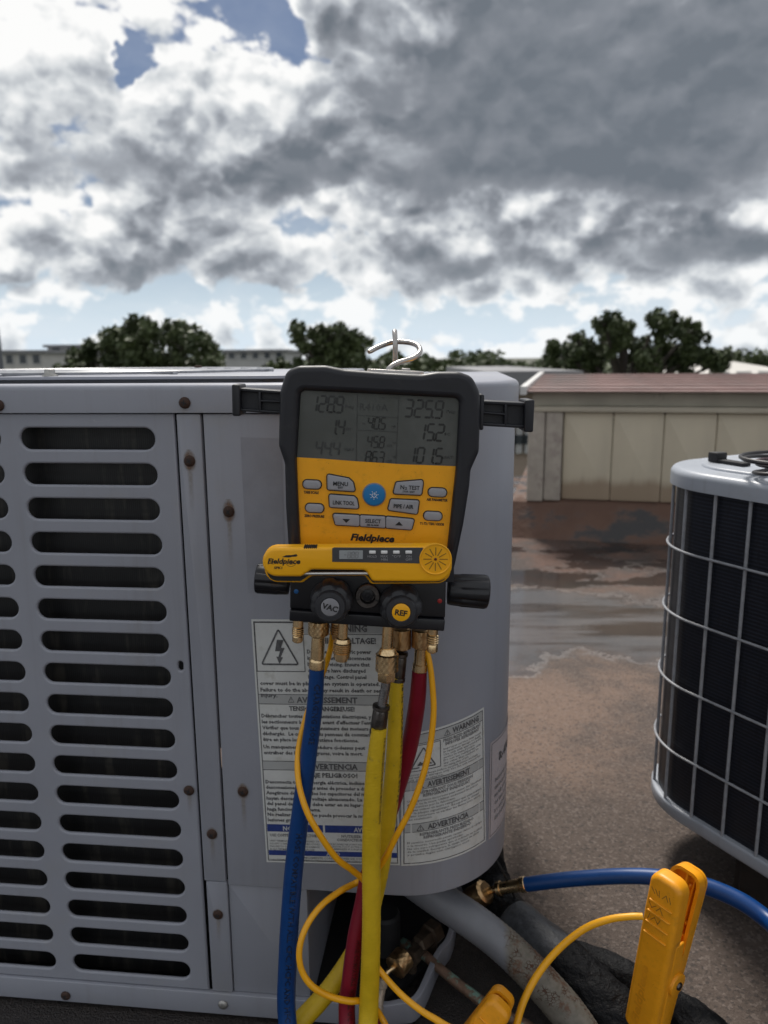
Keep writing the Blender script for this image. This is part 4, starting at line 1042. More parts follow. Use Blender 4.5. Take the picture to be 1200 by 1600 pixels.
# keys
YB_, YT_ = -.0012, -.0017
KN = [0]
def key(name, pts, r, label=None, m=m_btn, rim=1.6, yb=YB_):
    ol = rpoly(gp(pts, yb), r * K, 4)
    mb = MB(); mb.plate(ol, yb, .0024, .0011, 3); o = mb.build(name, m, gauge, angle=50)
    mb = MB(); KN[0] += 1; mb.plate(inset(ccw(ol), -rim * K), .0008 + .00008 * KN[0], .0024, .0003, 1); mb.build('key_surround', m_ink, o, angle=40)
    if label: o['label'] = label
    return o
KEYS = [('key', [(511, 741.5), (545, 748), (551.5, 754), (555, 768.5), (511.5, 765.5)], 3), ('key', [(514, 773), (553, 776), (557.5, 780), (560.5, 795.5), (515, 793)], 3),
        ('key', [(619, 754), (660.5, 750.5), (661, 757), (658.4, 774), (614.5, 772)], 3), ('key', [(610.5, 780.5), (655, 782.5), (652, 804), (606, 797.5)], 3)]
kobj = [key(*k_) for k_ in KEYS]
key('rocker_key', [(519.5, 803.3), (561.8, 805.6), (561.8, 823), (524, 820.6)], 3); key('rocker_key', [(562.6, 805.6), (602.2, 807.7), (602.2, 825.6), (562.6, 823)], 2.4); key('rocker_key', [(603, 807.7), (647.5, 812), (643, 828.6), (603, 825.6)], 3)
for (u, v_) in ((487.2, 757.6), (491.2, 794.6), (683.8, 770), (676.6, 807)):
    key('round_key', [(u - 14, v_ - 7.2), (u + 14, v_ - 5.8), (u + 14, v_ + 7.2), (u - 14, v_ + 5.8)], 6.4)
c = g(584.6, 773.6, YB_)
mb = MB(); mb.plate(circ(*c, 17 * K, 36), YB_ - .0006, .0024, .0012, 3); pk = mb.build('power_key', m_bluebtn, gauge, angle=50); pk['label'] = 'round blue power key'
mb = MB(); mb.plate(circ(*c, 18.6 * K, 36), .0008, .0024, .0003, 1); mb.build('key_surround', m_greydisc, pk, angle=40)
mb = MB(); yy = YB_ - .0008
def ringarc(mb, cx, cz, r, w_, a0, a1, y, n=16):
    vs = []
    for k in range(n + 1):
        a = a0 + (a1 - a0) * k / n
        vs += [(cx + (r - w_ / 2) * cos(a), y, cz + (r - w_ / 2) * sin(a)), (cx + (r + w_ / 2) * cos(a), y, cz + (r + w_ / 2) * sin(a))]
    mb.add(vs, [(2 * k, 2 * k + 1, 2 * k + 3, 2 * k + 2) for k in range(n)])
ringarc(mb, *c, 3.3 * K, .9 * K, R_(125), R_(415), yy); mb.add([(c[0] + a * K, yy, c[1] + b * K) for a, b in ((-.5, 0), (.5, 0), (.5, 4.4), (-.5, 4.4))], [(0, 1, 2, 3)])
for k in range(7):
    a = R_(-45 - 15 + 0) + k * R_(300 / 6) - R_(60) + R_(0); 
    a = R_(-240 + k * 50); d = Vector((cos(a), sin(a))); n_ = Vector((-d.y, d.x)) * .4
    mb.add([(c[0] + (d.x * r + n_.x * s_) * K, yy, c[1] + (d.y * r + n_.y * s_) * K) for r, s_ in ((4.9, -1), (6.9, -1), (6.9, 1), (4.9, 1))], [(0, 1, 2, 3)])
tag(mb.build('power_symbol', m_white, pk, angle=0, recalc=False), kind='stuff')
mb = MB(); yt = YB_ - .0003
for s, u0, v0, u1, h, bd in (('MENU', 520.5, 758.6, 543.5, 6.6, .02), ('EXIT', 528, 763, 536, 3, .03), ('LINK TOOL', 520, 788, 554, 6.4, .02), ('N', 625.5, 764.2, 631.5, 6.6, .02), ('2', 632.3, 765, 636, 4.2, .02), ('TEST', 638.5, 765, 655.5, 6.6, .015), ('STOP / EXIT', 629, 769.3, 648, 2.8, .03), ('PIPE / AIR', 615, 793.5, 646, 6.2, .03), ('SELECT', 570.5, 816.6, 595, 6.2, .02), ('SEE ALARM', 573, 821.3, 591.5, 2.8, .03)):
    gtext(mb, s, u0, v0, u1, h, yt, bd)
for (u, v_, sg) in ((541, 813.5, -1), (623.5, 818.5, 1)):
    a = g(u, v_, yt); mb.add([(a[0] - 6.2 * K, yt, a[1] - 2.6 * K * sg), (a[0] + 6.2 * K, yt, a[1] - 2.6 * K * sg), (a[0], yt, a[1] + 3.6 * K * sg)], [(0, 1, 2)])
tag(mb.build('key_lettering', m_ink, gauge, angle=0, recalc=False), kind='stuff')
mb = MB(); yt = .0019
for s, u0, v0, u1, h in (('TARE SCALE', 474.5, 770.8, 498, 4), ('ZERO PRESSURE', 475.5, 807.6, 507, 4), ('AIR PARAMETER', 666.5, 782.2, 699.5, 4), ('T1-T2 / TSH / ODDB', 656, 819.6, 694, 4)): gtext(mb, s, u0, v0, u1, h, yt, .04)
gtext(mb, 'Fieldpiece', 547.5, 844, 617, 11, yt, .042, .22)
gtext(mb, '.', 617.5, 847.2, 619, 1.5, yt, .02)
gtext(mb, 'SMAN', 512.5, 855, 532, 5.4, yt, .04); gtext(mb, '®', 532.5, 855, 536, 3, yt, 0); gtext(mb, 'Refrigerant Manifold', 537, 856, 612, 5.4, yt, .02)
tag(mb.build('face_lettering', m_ink, facep, angle=0, recalc=False), kind='stuff')
# hose hangers at the shoulders
def hanger(pts, flange, ribs, name='hose_hanger'):
    y0 = .012
    mb = MB(); mb.plate(gp(pts, y0), y0 + .006, y0 + .018, 0, 1)
    def bar(a, b, w_, yy0=y0, yy1=y0 + .024):
        p, q = g(*a, y0), g(*b, y0); d = Vector((q[0] - p[0], q[1] - p[1])); L_ = d.length
        Mq = Matrix.Translation((p[0], 0, p[1])) @ Matrix.Rotation(-atan2(d.y, d.x), 4, 'Y'); mb.bbox(-w_ * K * .4, L_ + w_ * K * .4, yy0, yy1, -w_ / 2 * K, w_ / 2 * K, .0008, M=Mq)
    for a, b, w_ in ribs: bar(a, b, w_)
    ol = rpoly(gp(flange, y0), 3 * K, 3); mb.plate(ol, y0 - .004, y0 + .028, .0014, 3)
    return mb.build(name, m_rubber, gauge, angle=45)
hanger([(374, 611), (446, 616), (446, 646), (374, 642)], [(363, 600), (376, 601), (376.5, 650), (364, 649.5)],
       [((376, 609), (448, 614), 5), ((376, 640.5), (448, 645.5), 4.5), ((405.5, 612), (406, 642), 4.5), ((408, 626.5), (448, 628), 3.5)])
hanger([(744, 628), (824, 632), (824, 667), (744, 664)], [(819.5, 624.5), (834.5, 624), (832, 675), (818, 674.5)],
       [((753, 628.5), (822, 632), 5), ((753, 663), (822, 667), 5), ((790.5, 631), (790, 664), 4.5), ((756, 645), (788, 647.5), 3.5)])
mb = MB(); mb.plate(rpoly(gp([(749, 615), (757, 617), (755.5, 672), (748.5, 672)], .006), 2.5 * K, 3), .006, .046, .0011, 2); mb.build('hanger_socket', m_rubber, gauge, angle=45)
# hook and its plate
def g3(u, v, y): a = g(u, v, y); return (a[0], y, a[1])
mb = MB(); P = spline([g3(605, 586, .022), g3(609, 575, .024), g3(622, 567, .029), g3(644, 560, .037), g3(656, 550, .046), g3(652, 540, .056), g3(637, 535, .064), g3(615, 534.5, .066), g3(594, 541, .060), g3(576, 550, .050)], 7)
mb.tube(P, [4.3 * K] * (len(P) - 2) + [4.1 * K, 3.2 * K], 12); hk = mb.build('hook', m_steel, gauge, angle=50)
mb = MB(); P = spline([g3(617, 567, .056), g3(617.5, 535, .055), g3(616.5, 521, .059), g3(616.5, 517.5, .066), g3(617, 521, .073), g3(618, 540, .078), g3(618, 566, .078)], 6)
mb.tube(P, 4.1 * K, 10); mb.build('swivel_eye', m_steel, gauge, angle=50)
a, b = g(574, 578, .03), g(662, 578, .03)
mb = MB(); mb.plate(rrect(a[0], .016, b[0], .046, .006), -(a[1] + .0012), -(a[1] - .0015), .0006, 2, M=up)
q = g3(634, 577, .03); mb.bbox(q[0] - .004, q[0] + .004, .022, .028, q[2] - .004, q[2] + .001, .0006); mb.build('hook_plate', m_steel, gauge, angle=45)
# valve block
BK = [(453, 902), (452.5, 972), (694.5, 987), (697, 900)]
yb = -.014
mb = MB(); mb.plate(rpoly(gp([(453.5, 900), (453, 951), (695.5, 966), (697, 900)], yb), 2.5 * K, 3), yb, .046, .0012, 3)
mb.plate(rpoly(gp([(452.5, 954), (452, 970.5), (694, 986.5), (695.5, 969)], yb - .004), 2 * K, 3), yb - .004, .046, .0010, 2); blk_ = mb.build('valve_block', m_black, gauge, angle=45)
for (u, v_, col, nm) in ((463, 924, (.01, .10, .30), 'blue'), (687, 939, (.35, .02, .02), 'red')):
    cc = g(u, v_, yb); mb = MB(); mb.plate(circ(*cc, 3.8 * K, 16), yb - .0008, yb + .001, .0005, 2); o = mb.build('marker_dot', mat(nm + ' dot', col, .4), gauge); o['label'] = nm + ' marker dot on the valve block'
def lobed(name, u, v_, r, y0, y1, lobes, axis, insert, txt, tcol):
    """Hand knob whose axis points at the viewer: lobed skirt, round cap, printed insert."""
    c = g(u, v_, y0 - .010); Mq = Matrix.Translation((c[0], y0, c[1])) @ Matrix.Rotation(pi / 2, 4, 'X')
    n = lobes * 8
    wobf = lambda k, i: 1 - (.085 * (.5 - .5 * cos(2 * pi * ((i / 8) % 1))) ** 3 if 0 < k < 5 else 0)
    mb = MB(); L_ = y0 - y1
    mb.lathe([(r * .80, 0), (r * .97, .002), (r, L_ * .25), (r * .985, L_ * .55), (r * .90, L_ * .72), (r * .70, L_ * .80)], n, M=Mq, bump=wobf)
    mb.lathe([(r * .72, L_ * .70), (r * .71, L_ * .93), (r * .66, L_ * .985), (r * .46, L_), (r * .44, L_ * .99)], 40, M=Mq)
    o = mb.build(name, m_knob, gauge, angle=38)
    mb = MB(); mb.plate(circ(c[0], c[1], r * .415, 32), y1 - .0004, y1 + .002, .0004, 2); mi = mb.build('insert', insert, o, angle=45)
    mb = MB(); h = r * .26; wd = text_w(txt, h, bold=.03); a = R_(axis); dx_, dz_ = cos(a), sin(a)
    p0 = (c[0] - dx_ * wd / 2 + dz_ * h / 2, c[1] - dz_ * wd / 2 - dx_ * h / 2)
    put_text(mb, txt, p0, (p0[0] + dx_ * wd, p0[1] + dz_ * wd), h, lambda p, q: (p, y1 - .0007, q), .035); tag(mb.build('knob_lettering', tcol, o, angle=0, recalc=False), kind='stuff')
    return o
k1 = lobed('vacuum_knob', 518, 938, 33.5 * K, yb, yb - .030, 7, -14, m_greydisc, 'VAC', m_ink); k1['label'] = 'lobed knob with grey disc reading VAC'
k2 = lobed('refrigerant_knob', 626, 946, 33.5 * K, yb, yb - .030, 7, -6, m_therm, 'REF', m_ink); k2['label'] = 'lobed knob with yellow disc reading REF'
c = g(574.5, 931, yb - .004); Mq = Matrix.Translation((c[0], yb, c[1])) @ Matrix.Rotation(pi / 2, 4, 'X')
mb = MB(); mb.lathe([(19.5 * K, 0), (19.5 * K, .0055), (18.3 * K, .0068), (12.2 * K, .0068), (11.2 * K, .0045), (10.8 * K, .001)], 36, M=Mq); sg = mb.build('sight_glass', m_darksteel, gauge, angle=40)
mb = MB(); mb.lathe([(10.7 * K, .0012), (10.6 * K, .0028), (7.5 * K, .0034), (5.5 * K, .0034), (5, .001)] if False else [(10.7 * K, .0012), (10.6 * K, .0024), (6.0 * K, .0030), (4.6 * K, .0030), (4.4 * K, .0015)], 6, M=Mq); mb.build('glass_core', m_black, sg, angle=30)
mb = MB()
for a in (200, -20): 
    d = (cos(R_(a)), sin(R_(a))); mb.box(-1.2 * K, 1.2 * K, yb - .0071, yb - .0060, 0, 6 * K, M=Matrix.Translation((c[0] + d[0] * 13 * K, 0, c[1] + d[1] * 13 * K)) @ Matrix.Rotation(-R_(a) + pi / 2, 4, 'Y'))
mb.build('slot', m_ink, sg, angle=0)
# side hand valves
def side_valve(u0, u1, vc0, vc1, h, flip):
    y = .012; a, b = Vector(g3(u0, vc0, y)), Vector(g3(u1, vc1, y)); Mq = along(a, b); L_ = (b - a).length; r = h / 2 * K; n = 72
    wobf = lambda k, i: 1 - (.10 * max(0, cos(i / n * 2 * pi * 9)) ** 2 if 2 < k < 6 else 0)
    mb = MB(); mb.lathe([(r * .5, 0), (r * .86, .0004), (r * .90, .002), (r * .93, L_ * .28), (r * .96, L_ * .34), (r, L_ * .9), (r * .94, L_ * .97), (r * .80, L_)], n, M=Mq, bump=wobf)
    return mb.build('hand_valve', m_knob if False else m_black, gauge, angle=38)
o = side_valve(700, 763, 921, 925, 56, 0); o['label'] = 'black fluted hand valve on the right end'
o = side_valve(453, 400, 908, 903, 50, 1); o['label'] = 'black fluted hand valve on the left end'
# brass fittings hanging below
def vl(mb, u, prof, y, n=24, du=0.0):
    """Lathe down the gauge's own vertical: prof = [(photo row, width in photo pixels)], du = drift in u along it."""
    v0 = prof[0][0]; c0 = Vector(g3(u, v0, y)); c1 = Vector(g3(u + du, prof[-1][0], y)); k = px(1, G @ c0)
    L_ = (c1 - c0).length; Mq = along(c0, c1); v1 = prof[-1][0]
    mb.lathe([(w_ / 2 * k, (v_ - v0) / (v1 - v0) * L_) for v_, w_ in prof], n, M=Mq)
def threads(v0, v1, w_, n):
    out = []
    for k in range(n):
        a = v0 + (v1 - v0) * k / n; d = (v1 - v0) / n
        out += [(a, w_ * .90), (a + d * .3, w_), (a + d * .6, w_), (a + d * .9, w_ * .90)]
    return out
def knurl(mb, u, v0, v1, w_, y, n=26, m=9, du=0.0):
    c0, c1 = Vector(g3(u, v0, y)), Vector(g3(u + du, v1, y)); k = px(1, G @ c0); r = w_ / 2 * k; L_ = (c1 - c0).length
    prof = [(r * .80, 0), (r * .86, L_ * .04)] + [(r, L_ * (.07 + .86 * q / m)) for q in range(m + 1)] + [(r * .86, L_ * .97), (r * .78, L_)]
    mb.lathe(prof, n * 2, M=along(c0, c1), bump=lambda q, i: 1 - (.04 * ((i + q) % 4 == 0) + .04 * ((i - q) % 4 == 0)) if 1 < q < len(prof) - 2 else 1)
YF, YR = .004, .030
mb = MB(); vl(mb, 466, [(962, 16), (978, 17), (979, 14)] + threads(980, 992, 18.5, 4) + [(992, 14), (994, 17), (1001, 17), (1003, 13)], YF, du=-1); o = mb.build('side_port', m_brass, gauge, angle=30)
mb = MB(); vl(mb, 676.5, [(978, 17), (990, 17), (991, 14)] + threads(992, 1006, 19, 4) + [(1006, 15), (1008, 17), (1017, 17), (1019, 13)], YF, du=-1); mb.build('side_port', m_brass, gauge, angle=30)
mb = MB(); vl(mb, 537, [(968, 15), (996, 15.5), (997, 22), (1002, 26)] + threads(1003, 1018, 29, 5) + [(1018.5, 23), (1019, 26), (1026, 26), (1027, 20), (1032, 19)], YF, du=-3.5); mb.build('vacuum_port', m_brass, gauge, angle=30)
mb = MB(); vl(mb, 528, [(965, 18)] + threads(974, 992, 22, 5) + [(993, 19), (998, 18)], YR); mb.build('rear_port', m_brass2, gauge, angle=30)
mb = MB(); vl(mb, 607, [(972, 17), (1012, 18.5), (1016, 18)], YF, du=-2.5); mb.build('charge_port', m_brass, gauge, angle=30)

# ------------------------------------------------------------------ pocket thermometer lying across the knobs
TH = Matrix.Translation(G @ Vector(g3(560, 905, -.034))) @ Matrix.Rotation(R_(1.0), 4, 'Y'); THi = TH.inverted()
def th(u, v, y):
    o = THi @ CAM; d = THi.to_3x3() @ ray(u, v); p = o + d * ((y - o.y) / d.y); return (p.x, p.z)
def tp(pts, y): return [th(u, v, y) for u, v in pts]
thermo = empty('folding_thermometer', 'yellow folding pocket thermometer with small screen lying across the gauge knobs', 'thermometer', TH)
KT = px(1, TH @ Vector((0, 0, 0)))
y0 = -.013
ol = rpoly(tp([(410.5, 855), (706, 852), (706, 908.5), (582, 908), (571, 890.5), (487, 889.5), (470.5, 900.5), (410.5, 900)], y0 + .003), [x * KT for x in (22, 27, 25, 8, 8, 8, 8, 22)], 7)
mb = MB(); mb.plate(ol, y0, .000, .0030, 5); body = mb.build('front_body', m_therm, thermo, angle=50)
mb = MB(); ol2 = rpoly(tp([(414, 866), (703, 866), (705, 911), (580, 912), (570, 899), (488, 899), (473, 909.5), (414, 909)], .006), [x * KT for x in (20, 24, 24, 7, 7, 7, 7, 21)], 7)
mb.plate(ol2, .0045, .012, .001, 2); mb.build('rear_body', m_therm, thermo, angle=50)
mb = MB(); mb.plate(inset(ccw(ol2), .0030), -.001, .005, 0, 1); mb.build('gap_shade_plate', m_ink, thermo, angle=40)  # black plate added as the shade in the gap between front and rear bodies
mb = MB(); a, b = Vector((*th(468, 896, -.007),)), Vector((*th(580, 895.5, -.007),)); mb.tube([(a[0], -.0070, a[1]), ((a[0] + b[0]) / 2, -.0070, (a[1] + b[1]) / 2), (b[0], -.0070, b[1])], 2.9 * KT, 12); mb.build('probe', mat('probe steel', (.78, .78, .77), .38, metal=.9, var=.05), thermo)
yf = y0 - .0004
mb = MB(); mb.plate(tp([(519, 857), (522, 856), (661, 856), (655.5, 880.5), (519, 878)], yf), yf, y0 + .002, .0002, 1); pn = mb.build('control_panel', m_greypanel, thermo, angle=30)
mb = MB(); mb.plate(rpoly(tp([(530, 860), (567, 860), (567, 873.5), (530, 873.5)], yf), KT, 2), yf - .0003, yf + .0005, .0002, 1); sc_ = mb.build('screen', m_lcd2, pn, angle=30)
mb = MB(); a = th(537, 871.5, yf); seg7(mb, '-88.8', a[0], a[1], 9.5 * KT, lambda p, q: (p, yf - .0005, q), w=.42, gap=.2, t=.12); tag(mb.build('readings', m_printfine, sc_, angle=0, recalc=False), kind='stuff')
fk = None
for u in (581.9, 600.3, 619.3, 638.6):
    c = th(u, 862.7, yf)
    if fk is None:
        mb = MB(); mb.bbox(-5 * KT, 5 * KT, yf - .0008, yf + .0004, -2.4 * KT, 2.4 * KT, .0005); fk = mb.build('key', m_white, pn, angle=45); fk.location = (c[0], 0, c[1])
    else: again(fk, pn, (c[0], 0, c[1]))
mb = MB(); yt = yf - .00025
def ttext(mb, s, uc, vb, wd, h, bold=.02, y=yt, shear=0.0):
    a = th(uc - wd / 2, vb, y); put_text(mb, s, a, (a[0] + wd * KT, a[1]), h * KT, lambda p, q: (p, y, q), bold, shear)
for s, u, v_, wd in (('HOLD', 581.5, 871.2, 14), ('MAX', 600.3, 871, 11), ('MIN', 600.3, 876, 10), ('°C/°F', 619.5, 871.2, 13), ('ON', 638.8, 871, 8), ('OFF', 638.8, 876, 10)): ttext(mb, s, u, v_, wd, 3.8, .01)
tag(mb.build('panel_lettering', mat('dim white print', (.30, .30, .31), .5), pn, angle=0, recalc=False), kind='stuff')
c = th(680.5, 873.5, y0); mb = MB()
ringarc(mb, *c, 24.0 * KT, 1.4 * KT, 0, 2 * pi, y0 - .0008, 40)
mb2 = MB(); mb2.lathe([(24.8 * KT, 0), (24.8 * KT, .0010), (23.6 * KT, .0013), (22.4 * KT, .0008), (22.2 * KT, .0003)], 44, M=Matrix.Translation((c[0], y0 + .0001, c[1])) @ Matrix.Rotation(pi / 2, 4, 'X')); dl = mb2.build('dial', m_therm, thermo, angle=40)
mb = MB()
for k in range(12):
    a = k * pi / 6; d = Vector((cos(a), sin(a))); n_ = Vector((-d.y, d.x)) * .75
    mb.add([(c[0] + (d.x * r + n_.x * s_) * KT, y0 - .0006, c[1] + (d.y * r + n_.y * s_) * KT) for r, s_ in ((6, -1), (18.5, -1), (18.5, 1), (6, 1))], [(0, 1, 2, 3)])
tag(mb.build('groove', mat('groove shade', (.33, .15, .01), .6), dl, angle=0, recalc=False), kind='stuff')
mb = MB(); mb.lathe([(2.2 * KT, 0), (2.2 * KT, .0009), (1.2 * KT, .0012)], 12, M=Matrix.Translation((c[0], y0, c[1])) @ Matrix.Rotation(pi / 2, 4, 'X')); mb.build('pin', mat('dial pin', (.10, .01, .01), .4), dl)
mb = MB(); ttext(mb, 'Fieldpiece', 443, 880.5, 50, 8.2, .035, y0 - .0003, .22); ttext(mb, 'SPK1', 434.5, 889, 13, 4, .03, y0 - .0003, .1)
a = th(455, 876, y0); yl = y0 - .0002
vs = [(-14, 5.5), (-8, 8.5), (2, 9.0), (8, 10.5), (10, 8), (7, 6.4), (2, 6.2), (-4, 5)]; mb.add([(a[0] + p * KT, yl, a[1] + q * KT) for p, q in vs], [tuple(range(8))[::-1]])
tag(mb.build('maker_lettering', m_ink, body, angle=0, recalc=False), kind='stuff')
mb = MB(); ringarc(mb, a[0] - .5 * KT, a[1] - .5 * KT, 8.5 * KT, .8 * KT, R_(190), R_(350), yl, 14); ringarc(mb, a[0] - .5 * KT, a[1] - .5 * KT, 5.5 * KT, .6 * KT, R_(200), R_(340), yl, 10)
p0 = th(418, 882, y0); mb.add([(p0[0] + p * KT, yl, p0[1] + q * KT) for p, q in ((0, 0), (5, 1.4), (10, -.2), (6, 3.0), (9, 4.4), (4, 3.4))], [tuple(range(6))])
tag(mb.build('emblem', mat('emblem print', (.20, .10, .01), .6), body, angle=0, recalc=False), kind='stuff')
mb = MB()
for k in range(7):
    c_ = th(476.5 + k * 3.0, 856.5, -.008); mb.bbox(c_[0] - 1.1 * KT, c_[0] + 1.1 * KT, -.0125, -.004, c_[1] - 5 * KT, c_[1] + 4.6 * KT, .0007)
c_ = th(485.5, 856.5, -.008); mb.box(c_[0] - 10 * KT, c_[0] + 10 * KT, -.0115, -.004, c_[1] - 4 * KT, c_[1] + 3.6 * KT); mb.build('thumb_wheel', m_ink, thermo, angle=40)

# ------------------------------------------------------------------ hoses, leads, clamps and the pipes by the cabinet foot
def hose_pts(pts, extra=(), k=7):
    """pts: (photo u, photo row, distance, width in photo pixels); extra: world points (x, y, z, radius) carrying on out of view."""
    P = []
    for (u, v, Y, w_) in pts:
        p = at(u, v, Y); P.append((p.x, p.y, p.z, px(w_ / 2, p)))
    P += [tuple(e) for e in extra]
    S_ = spline(P, k); return [Vector(q[:3]) for q in S_], [float(q[3]) for q in S_]
def tube_thing(name, label, cat, P, Rr_, m, part='tube', n=16, group=None):
    o = empty(name, label, cat, P[0], group); mb = MB(); mb.tube(P, Rr_, n); mb.build(part, m, o, angle=60, world=True); return o
def print_on(o, P, Rr_, s, i0, i1, h, m, toward=Vector((0, -1, .3)), side=0.0, name='lettering', bold=.02):
    """Letters laid along a hose between stations i0 and i1, wrapped on the side that faces toward."""
    fr = frames(P); L_ = [0]
    for a, b in zip(P[i0:i1], P[i0 + 1:i1 + 1]): L_.append(L_[-1] + (b - a).length)
    v, f, w_ = glyphs(s, bold, 0, 1); mb = MB(); out = []
    for x, y in v:
        q = x * L_[-1]; j = 0
        while j < len(L_) - 2 and L_[j + 1] < q: j += 1
        t_ = (q - L_[j]) / max(1e-9, L_[j + 1] - L_[j]); i = i0 + j
        c = P[i].lerp(P[i + 1], t_); r = Rr_[i] * (1 - t_) + Rr_[i + 1] * t_
        tg = (P[i + 1] - P[i]).normalized(); nrm = (toward - tg * toward.dot(tg)).normalized(); bi = nrm.cross(tg)
        a = side + (y - .5) * h / r; out.append(c + (nrm * cos(a) + bi * sin(a)) * (r + .00025))
    mb.add(out, f); return tag(mb.build(name, m, o, angle=0, recalc=False, world=True), kind='stuff')
def on_gauge(mb_fn, name, m, parent, angle=30):
    mb = MB(); mb_fn(mb); mb.v = [tuple(G @ Vector(p)) for p in mb.v]; return mb.build(name, m, parent, angle=angle, world=True)
m_blueprint = mat('blue hose print', (.001, .010, .040), .5); m_redprint = mat('red hose print', (.06, .002, .006), .5)
# blue hose: gauge -> roof, out of view -> back to the suction valve
P, Rr_ = hose_pts([(495.5, 1038, .730, 23), (492, 1100, .731, 25), (482, 1180, .733, 26.5), (471, 1260, .732, 28), (461, 1340, .730, 29), (454, 1420, .727, 29), (449.5, 1500, .722, 29), (448.5, 1590, .714, 29)],
                  [(-.095, .68, .030, .0098), (-.04, .61, .0115, .0098), (.10, .56, .0105, .0098), (.34, .545, .0105, .0098), (.52, .60, .030, .0098)])
P2, R2_ = hose_pts([(1225, 1462, .76, 29), (1195, 1434, .79, 28), (1150, 1404, .815, 27), (1085, 1380, .84, 26), (1000, 1369, .865, 24), (900, 1373, .895, 23), (816, 1382.5, .915, 22)])
P, Rr_ = P + P2, Rr_ + R2_
blue = tube_thing('blue_hose', 'blue charging hose hanging from the left of the gauge and looping back at right', 'hose', P, Rr_, m_blue)
print_on(blue, P, Rr_, 'HOSE COMPATIBLE WITH ALL CFC, HCFC AND HFC', 24, 49, .0060, m_blueprint, Vector((.25, -1, .25)))
print_on(blue, P, Rr_, 'CHARGING HOSE', 3, 12, .0060, m_blueprint, Vector((.25, -1, .25)))
on_gauge(lambda mb: knurl(mb, 498, 968, 992, 33, YR, du=-.5), 'knurled_nut', m_brass, blue)
on_gauge(lambda mb: vl(mb, 497.5, [(990, 26), (994, 24), (995, 20), (1000, 21), (1028, 22), (1029, 24), (1032, 25.5), (1043, 25.5), (1045, 22)], YR, du=-2.5), 'ferrule', m_brass, blue)
fa, fb, fc = at(822, 1381.5, .913), at(776, 1389, .928), at(742, 1402, .945)
mb = MB(); k = px(1, fa); Mq = along(fa, fb); L_ = (fb - fa).length
mb.lathe([(11 * k, 0), (12 * k, .0008), (12 * k, L_ * .16), (10 * k, L_ * .2), (9.4 * k, L_ * .5), (9.4 * k, L_ * .84), (11.4 * k, L_ * .86), (11.4 * k, L_ * .97), (6 * k, L_)], 20, M=Mq); mb.build('ferrule', m_brass, blue, angle=35, world=True)
mb = MB(); Q = spline([fb, fb.lerp(fc, .3) + Vector((0, 0, .0015)), fb.lerp(fc, .65) + Vector((0, 0, -.004)), at(752, 1406, .94)], 6); mb.tube([Vector(q) for q in Q], 5.5 * k, 12); mb.build('bent_stem', m_brass, blue, angle=50, world=True)
def knurl3(mb, a, b, r, n=24, m=8):
    L_ = (Vector(b) - Vector(a)).length; prof = [(r * .7, 0), (r * .88, L_ * .05)] + [(r, L_ * (.08 + .84 * q / m)) for q in range(m + 1)] + [(r * .88, L_ * .97), (r * .7, L_)]
    mb.lathe(prof, n * 2, M=along(a, b), bump=lambda q, i: 1 - (.04 * ((i + q) % 4 == 0) + .04 * ((i - q) % 4 == 0)) if 1 < q < len(prof) - 2 else 1)
mb = MB(); knurl3(mb, at(760, 1392, .932), at(734, 1408, .942), 19 * k); mb.build('knurled_nut', m_brass2, blue, angle=25, world=True)
# red hose: gauge -> roof, out of view -> liquid valve
P, Rr_ = hose_pts([(656, 1040, .730, 23), (652, 1095, .737, 26), (641, 1160, .750, 27), (624, 1220, .757, 27), (606, 1275, .757, 27), (591, 1320, .750, 26), (576, 1366, .742, 26), (567, 1410, .737, 26), (556, 1462, .730, 26), (547.5, 1525, .722, 26), (542, 1590, .714, 26)],
                  [(-.035, .67, .030, .0090), (.00, .60, .0105, .0090), (.06, .58, .0100, .0090), (.075, .66, .012, .0090)])
P2, R2_ = hose_pts([(583, 1618, .775, 14), (588, 1596, .785, 14), (592, 1577, .79, 14)])
P, Rr_ = P + P2, Rr_ + R2_
red = tube_thing('red_hose', 'dark red charging hose hanging from the right of the gauge behind the yellow hoses', 'hose', P, Rr_, m_red)
print_on(red, P, Rr_, 'HOSE COMPATIBLE WITH ALL CFC', 56, 70, .0055, m_redprint, Vector((.5, -1, .25)))
on_gauge(lambda mb: knurl(mb, 658, 982, 1012, 30, YR, du=-.5), 'knurled_nut', m_brass2, red)
on_gauge(lambda mb: vl(mb, 658, [(1010, 22), (1014, 20), (1036, 21), (1037, 24), (1047, 24.5), (1049, 21)], YR, du=-2), 'ferrule', m_brass, red)
fa, fb, fc = at(591, 1583, .788), at(600, 1528, .80), at(622, 1508, .815)
mb = MB(); k = px(1, fa); L_ = (fb - fa).length
mb.lathe([(6.2 * k, 0), (7 * k, .001), (7 * k, L_ * .2), (5.5 * k, L_ * .24), (5.5 * k, L_ * .7), (7.2 * k, L_ * .74), (7.2 * k, L_ * .95), (4 * k, L_)], 16, M=along(fa, fb)); mb.build('ferrule', mat('dull ferrule', (.50, .42, .33), .45, metal=.6, var=.25, vscale=150), red, angle=35, world=True)
mb = MB(); Q = spline([fb, fb.lerp(fc, .4) + Vector((-.001, 0, .003)), fc], 6); mb.tube([Vector(q) for q in Q], 4.2 * k, 10); mb.build('bent_stem', m_brass, red, angle=50, world=True)
mb = MB(); knurl3(mb, at(616, 1514, .812), at(633, 1494, .828), 19 * k); mb.build('knurled_nut', m_brass2, red, angle=25, world=True)
